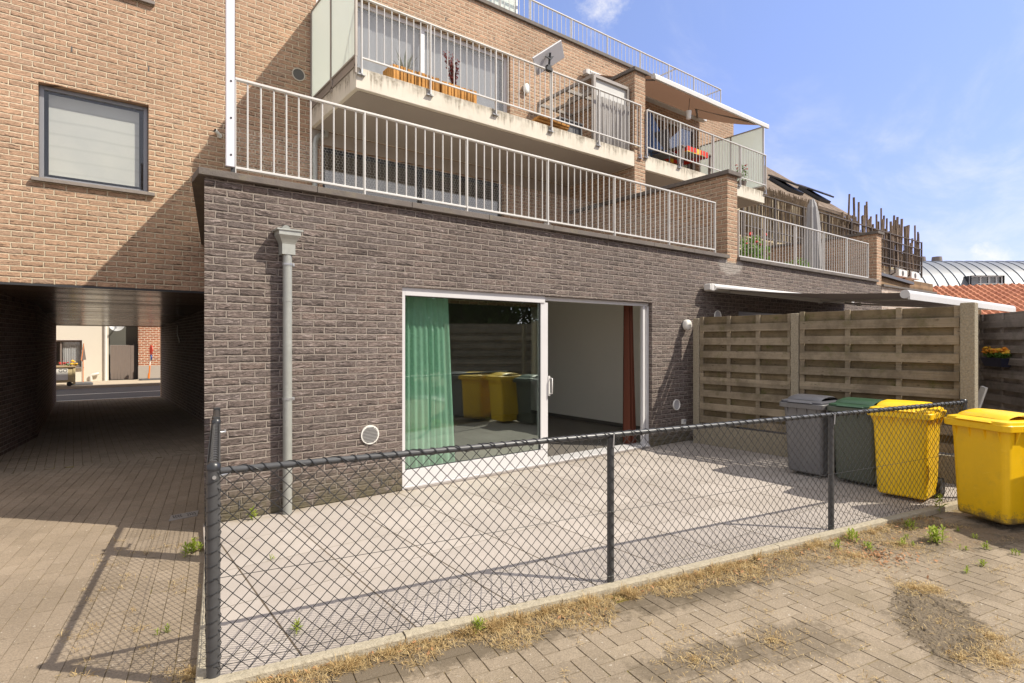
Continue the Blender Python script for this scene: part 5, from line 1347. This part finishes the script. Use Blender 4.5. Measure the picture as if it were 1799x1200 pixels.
# orange tiled roof of the outbuilding in front of it
Q = thing('tiled_outbuilding', 'low outbuilding with a weathered orange pantile roof behind the grey board fence', 'building', (31,6,0))
mb = MB(); e0 = Vector((24.2,8.6,2.3)); e1 = Vector((27.9,2.2,2.3)); up = Vector((5.0,2.9,1.75)); e = (e1-e0); nx, ny = 150, 44; vs = []; nrm = e.cross(up).normalized(); nrm = nrm if nrm.z > 0 else -nrm
for j in range(ny+1):
    for i in range(nx+1):
        s, t = i/nx, j/ny; tt = t*15; ph = .035*(math.sin(s*2*math.pi*30)) + .05*(1-(tt % 1)) ; vs.append(e0 + e*s + up*t + nrm*ph)
mb.add(vs, [(j*(nx+1)+i, j*(nx+1)+i+1, (j+1)*(nx+1)+i+1, (j+1)*(nx+1)+i) for j in range(ny) for i in range(nx)]); mb.build('roof', red_tile, Q)
mb = MB(); o_ = Vector((.3,.15,0)); mb.prism([Vector((p.x,p.y,-.1))+o_ for p in (e0, e1, e1+up, e0+up)], (0,0,2.35)); mb.build('wall', red_brick, Q)

# ================================================================== ACROSS THE STREET (seen through the passage)
H = thing('white_house', 'white rendered house across the street with one window in view', 'house', (-3,28,0))
mb = MB(); wall_x(mb, -9, 1.12, .02, 6.5, 28.2, [(-.75,.27,.60,1.66)], .2); mb.quad((1.12,28.2,.02),(1.12,34,.02),(1.12,34,6.5),(1.12,28.2,6.5)); mb.build('wall', white_render, H)
mb = MB(); frame_x(mb, -.745, .265, .605, 1.655, 28.3, 28.36, .07); mb.box(-.42,-.36,28.3,28.36,.67,1.6); wf = mb.build('window', taupe, H)
mb = MB(); mb.box(-.68,.2,28.33,28.34,.67,1.59); mb.build('pane', clear_glass, wf)
mb = MB(); cloth(mb, -.35, .19, 28.42, .66, 1.58, 10, .02); mb.build('curtain', net_cloth, wf)
mb = MB(); room(mb, -.74,.26,28.4,28.9,.61,1.65); mb.build('window_recess', dark_room, wf)
mb = MB(); mb.box(-.8,.32,28.1,28.3,.55,.60); mb.build('sill', sill_stone, wf)
mb = MB(); mb.tube([(1.02,28.14,.02),(1.02,28.14,6.4)], .05, 10); mb.build('downpipe', white_plastic, H)
mb = MB(); mb.tube([(.55,28.15,.03),(.55,28.1,.28),(.8,28.1,.32)], .05, 8); mb.build('vent_pipe', white_plastic, H)
K = thing('grey_annex', 'dark grey wall with a brown boarded gate between the white house and the brick house', 'building', (1.6,28.6,0))
mb = MB(); wall_x(mb, 1.12, 2.14, .02, 6, 28.75, [(1.2,2.05,.02,1.45)], .15); mb.build('wall', grey_render, K)
mb = MB()
for i in range(7): mb.box(1.2+i*.114, 1.2+(i+1)*.114-.006, 28.45, 28.49, .04, 1.44)
mb.build('gate', taupe, K); mb = MB(); mb.box(1.98, 2.13, 28.46, 28.8, .02, 1.5); mb.build('gate_post', frame_dark, K)
Y_ = thing('brick_house', 'red brick house with a grey plinth across the street', 'house', (6,28,0))
mb = MB(); mb.box(2.14, 12, 28.3, 34, .58, 6.5); mb.build('wall', red_brick, Y_); mb = MB(); mb.box(2.13, 12, 28.25, 34, .0, .58); mb.build('plinth', plinth, Y_)
T = thing('satellite_dish', 'round grey satellite dish on the dark wall across the street', 'satellite dish', (1.42,28.3,2.2))
mb = MB(); c = Vector((1.40,28.25,2.30)); nn = Vector((-.2,-.95,.25)).normalized(); u = nn.cross(Vector((0,0,1))).normalized(); w = u.cross(nn)
mb.loft([[c - nn*(d) + (u*math.cos(2*math.pi*k/20)+w*math.sin(2*math.pi*k/20))*r for k in range(20)] for r, d in ((.28,0),(.23,.04),(.15,.07),(.04,.09))], smooth=True, cap0=False); mb.build('dish', simple('grey_dish', (.42,.42,.42), .5), T)
mb = MB(); mb.tube([c - nn*.12, c + nn*.25 + Vector((0,0,-.2))], .015, 6); mb.disc(c + nn*.25 + Vector((0,0,-.2)), .04, nn, .08, 8); mb.build('arm', galv, T); mb = MB(); mb.tube([c - nn*.12, c + Vector((0,.5,-.1))], .02, 6); mb.build('bracket', galv, T)
T = thing('road_sign', 'triangular road sign seen edge on, on a striped pole before the white house', 'road sign', (.25,25.9,.03))
mb = MB(); mb.loft([rrect(.25,25.9,.5,.62,.1,z) for z in (.03,.09)] + [rrect(.25,25.9,.4,.5,.1,.13)]); mb.build('foot', dark_panel, T)
mb = MB(); mb.tube([(.25,25.9,.1),(.25,25.9,1.0)], .025, 8); mb.tube([(.25,25.9,1.0),(.25,25.9,1.3)], .02, 8); mb.build('pole', sticker, T)
mb = MB(); mb.tube([(.27,25.88,.1),(.27,25.88,.95)], .015, 8); mb.build('stripe', orange_paint, T)
dx = Vector((.22,.97,0)); mb = MB(); c = Vector((.27,25.87,.93)); mb.prism([c-dx*.35, c+dx*.35, c+Vector((0,0,.6))], Vector((.97,-.22,0))*.02); mb.build('sign_plate', taupe, T)
mb = MB(); mb.prism([c-dx*.36+Vector((.02,-.005,-.01)), c-dx*.30+Vector((.02,-.005,-.01)), c+Vector((.02,-.005,.55)), c+Vector((.02,-.005,.61))], Vector((.97,-.22,0))*.008); mb.build('red_border', orange_paint, T)
T = thing('road_sign', 'red topped road sign seen edge on, on an orange pole before the brick house', 'road sign', (2.48,27.4,.03))
mb = MB(); mb.loft([rrect(2.5,27.5,.4,.8,.1,z) for z in (.03,.09)]); mb.build('foot', dark_panel, T)
mb = MB(); mb.tube([(2.44,27.5,.09),(2.47,27.5,.62)], .026, 8); mb.build('pole', orange_paint, T); mb = MB(); mb.tube([(2.47,27.5,.62),(2.50,27.5,1.0)], .022, 8); mb.build('sleeve', sticker, T); mb = MB(); mb.tube([(2.43,27.5,.09),(2.44,27.5,.3)], .04, 8); mb.build('collar', orange_paint, T)
for nm, zc_, mm, r in (('red_plate',1.25,red_paint,.2),('blue_plate',.95,blue_paint,.12)):
    mb = MB(); mb.disc((2.50+.02*(zc_-1),27.5,zc_), r, (.985,.17,0), .025, 20); mb.build(nm, mm, T)
T = thing('waste_container', 'beige street container with a printed white label, only its end in view', 'container', (-.5,25.6,.03))
mb = MB(); mb.loft([[Vector((x,y,z)) for x, y in ((-1.3-o,25.3),(.02-o*.2,25.3),(.02-o*.2,26.0),(-1.3-o,26.0))] for z, o in ((.16,0),(.70,-.02))]); mb.box(-.02,.05,25.28,25.34,.1,.72); mb.build('body', skip_paint, T, bevel=.01)
mb = MB(); mb.box(-1.3,.06,25.25,26.05,.70,.735); mb.build('lid', cardboard, T)
mb = MB(); mb.box(-.9,-.16,25.285,25.299,.25,.67); mb.build('label_plate', sticker, T)
tx = bpy.data.curves.new('lettering', 'FONT'); tx.body = 'GO'; tx.size = .16; tx.align_x = 'RIGHT'; tx.extrude = .002; tx.materials.append(print_ink)
tmp = bpy.data.objects.new('lettering_curve', tx); col.objects.link(tmp); bpy.context.view_layer.update()
me = bpy.data.meshes.new_from_object(tmp.evaluated_get(bpy.context.evaluated_depsgraph_get())); bpy.data.objects.remove(tmp)
to = bpy.data.objects.new('lettering', me); col.objects.link(to); to.parent = T; to.location = Vector((-.17,25.282,.53)) - Vector(T['_off']); to.rotation_euler = (R(90),0,0)
for x in (-1.2,-.12):
    mb = MB(); mb.tube([(x,25.35,.11),(x,25.29,.11)], .08, 12); mb.build('wheel', rubber, T)
T = thing('flower_bunch', 'red and yellow flowers lying on the beige street container', 'flowers', (-.05,25.6,.74))
mb = MB(); mb2 = MB(); mb3 = MB(); flowers(mb, (-.28,25.55,.82), (.16,.1,.04), 10, .035); flowers(mb2, (.0,25.5,.84), (.10,.1,.08), 12, .045); leafcloud(mb3, (-.1,25.55,.78), (.26,.1,.05), 60, .07)
mb.build('bloom', petal_r, T); mb2.build('bloom', petal_y, T); mb3.build('foliage', leaf_mid, T)

# ================================================================== TREES BEHIND THE VIEWER (they show in the door glass)
def tree(label, x, y, h, cw, n):
    T = thing('tree', label, 'tree', (x,y,-.1), None, 0, True)
    mb = MB(); mb.tube([(0,0,0),(.05,.03,h*.3),(-.05,.05,h*.55),(0,0,h*.85)], [.22,.17,.11,.03], 10)
    limbs = []
    for k in range(9):
        a = k*2.4; z0 = h*(.28+.05*k); ln = cw*random.uniform(.55,.9); e = Vector((math.cos(a)*ln, math.sin(a)*ln, z0+h*.18)); mb.tube([(0,0,z0),(e.x*.5,e.y*.5,z0+h*.11),e], [.08,.05,.015], 6); limbs.append(e)
    mb.build('trunk', bark, T)
    mb = MB()
    for e in limbs + [Vector((0,0,h*.85)), Vector((.4,.2,h*.7))]:
        for q in range(4):
            c = e + Vector((random.uniform(-1,1), random.uniform(-1,1), random.uniform(-.6,.9)))*cw*.25; leafcloud(mb, c, (cw*.32,cw*.32,cw*.26), n//30, .27)
    mb.build('crown', leaf_dark, T)
tree('broad dark tree standing behind the yard, mirrored in the door glass', 13.5, -7.5, 6.8, 2.9, 5200)
tree('second dark tree behind the yard, farther to the side of the first', 18.5, -9.0, 7.6, 3.2, 5200)
tree('dark tree far behind the yard at the end of the neighbouring plots', 10.5, -12.0, 7.4, 3.0, 4800)

def bush(label, x, y, h, rx, ry, n):
    T = thing('laurel_bush', label, 'bush', (x,y,-.1), None, 0, True)
    mb = MB()
    for k in range(5): mb.tube([(0,0,0),(rx*.6*math.cos(k*1.3),ry*.6*math.sin(k*1.3),h*.7)], [.06,.015], 6)
    mb.build('stem', bark, T)
    mb = MB()
    for q in range(26):
        a = random.uniform(0,6.3); c = Vector((rx*.75*math.cos(a)*random.random(), ry*.75*math.sin(a)*random.random(), random.uniform(.15,.85)*h)); leafcloud(mb, c, (rx*.42,ry*.42,h*.2), n//13, .34)
    mb.build('foliage', leaf_dark, T)
bush('tall dark laurel bush at the far end of the plots, mirrored in the door glass', 9.3, -8.2, 4.6, 2.1, 1.5, 3600)
bush('wide dark laurel bush beside the broad dark tree behind the yard', 12.6, -7.2, 4.2, 2.3, 1.5, 3600)
bush('dark laurel bush nearest the grey board fence behind the yard', 16.2, -5.4, 4.4, 2.2, 1.6, 3600)
# ================================================================== LIGHT, SKY, CAMERA
AZ = R(90-48); EL = R(47.6)
sd = Vector((math.cos(R(-48))*math.cos(EL), math.sin(R(-48))*math.cos(EL), math.sin(EL)))
sl = bpy.data.lights.new('sun', 'SUN'); sl.energy = 4.1; sl.angle = R(.53); sl.color = (1.0, .93, .80)
so = bpy.data.objects.new('sun', sl); col.objects.link(so); so.rotation_euler = sd.to_track_quat('Z', 'Y').to_euler()
w = bpy.data.worlds.new('World'); scene.world = w; w.use_nodes = True; nt = w.node_tree; nt.nodes.clear()
ou = nt.nodes.new('ShaderNodeOutputWorld'); bg = nt.nodes.new('ShaderNodeBackground'); bg.inputs[1].default_value = .15
sk = nt.nodes.new('ShaderNodeTexSky'); sk.sky_type = 'NISHITA'; sk.sun_disc = False; sk.sun_elevation = EL; sk.sun_rotation = R(138); sk.air_density = 1.0; sk.dust_density = .15; sk.ozone_density = 2.2
class WM(M):
    def __init__(s, nt): s.nt = nt
wm = WM(nt); tc = nt.nodes.new('ShaderNodeTexCoord'); sx = nt.nodes.new('ShaderNodeSeparateXYZ'); nt.links.new(tc.outputs['Generated'], sx.inputs[0])
dx, dy, dz = [S(nt, sx.outputs[i]) for i in range(3)]
inv = dz.max(.02) + .12
cu, cv = dx/inv, dy/inv
cirrus = wm.noise(wm.vec(cu*.8+cv*.5, cv*1.7-cu*.6, 3.0), 1.1, 7, .62, .6)
c1 = cirrus.ss(.42, .76)*.34
puff = wm.noise(wm.vec(dx*5.5, dy*5.5, dz*13.), 1.0, 7, .6, .1)
low = (puff + dz.ss(.14, .02)*.22 - dz.ss(.1,.3)*.5).ss(.60, .70)
def lump(px, py, pz, r, sq):
    v = ((dx-px)*(dx-px) + (dy-py)*(dy-py) + (dz-pz)*(dz-pz)*sq).pow(.5); n = wm.noise(wm.vec(dx*9., dy*9., dz*14.), 1.0, 7, .68, .2)
    return (v.ss(r, 0.)*.8 + n*1.5 - 1.2).ss(.0, .6)
spot = lump(.622, .597, .50, .11, .5)
spot2 = lump(.97,.213,.112,.085,3.).max(lump(.985,.15,.118,.07,3.)).max(lump(.905,.395,.238,.035,2.))
front = (dx*.610 + dy*.792)
fill_veil_noise = wm.noise(wm.vec(dx*2.2, dy*2.2, dz*2.2), 1.0, 5, .6)*.5
fill_veil = (dz.ss(.50, .78).max(front.ss(.25, -.25)*dz.ss(-.05,.15)))*(fill_veil_noise + .5)  # cloud veil added out of view for whiter, stronger fill light
cm = (c1.max(low*.6)).max(spot*1.0).max(spot2*.9).max(fill_veil)
hz = dz.ss(.15, .0)*.1
skyc = wm.mix(1.0, sk.outputs[0], (1.18, 1.0, 1.04), 'MULTIPLY')
grad = wm.ramp(dz, [(0,(.56,.55,.74)),(.12,(.60,.60,.80)),(.5,(.95,.95,1.0))])
skyc = wm.mix(1.0, skyc, grad, 'MULTIPLY')
skyc = wm.mix(hz, skyc, (4.3, 4.5, 5.6))
skyc = wm.mix(cm.clamp(), skyc, (4.9, 4.75, 4.6))
nt.links.new(skyc, bg.inputs[0]); nt.links.new(bg.outputs[0], ou.inputs[0])
cam = bpy.data.cameras.new('camera'); cam.sensor_width = 36; cam.lens = 36*1000/1799; cam.clip_start = .05; cam.clip_end = 2000
co = bpy.data.objects.new('camera', cam); col.objects.link(co); co.location = (0,0,1.6); co.rotation_euler = (R(90), 0, R(-37.6)); scene.camera = co
vs_ = scene.view_settings; vs_.view_transform = 'Standard'; vs_.look = 'None'; vs_.gamma = 1; vs_.exposure = .66; vs_.use_curve_mapping = False
scene.cycles.max_bounces = 12; scene.cycles.diffuse_bounces = 8; scene.cycles.glossy_bounces = 4; scene.cycles.transparent_max_bounces = 16; scene.cycles.use_denoising = True
for o in list(scene.objects):
    if '_off' in o: del o['_off']
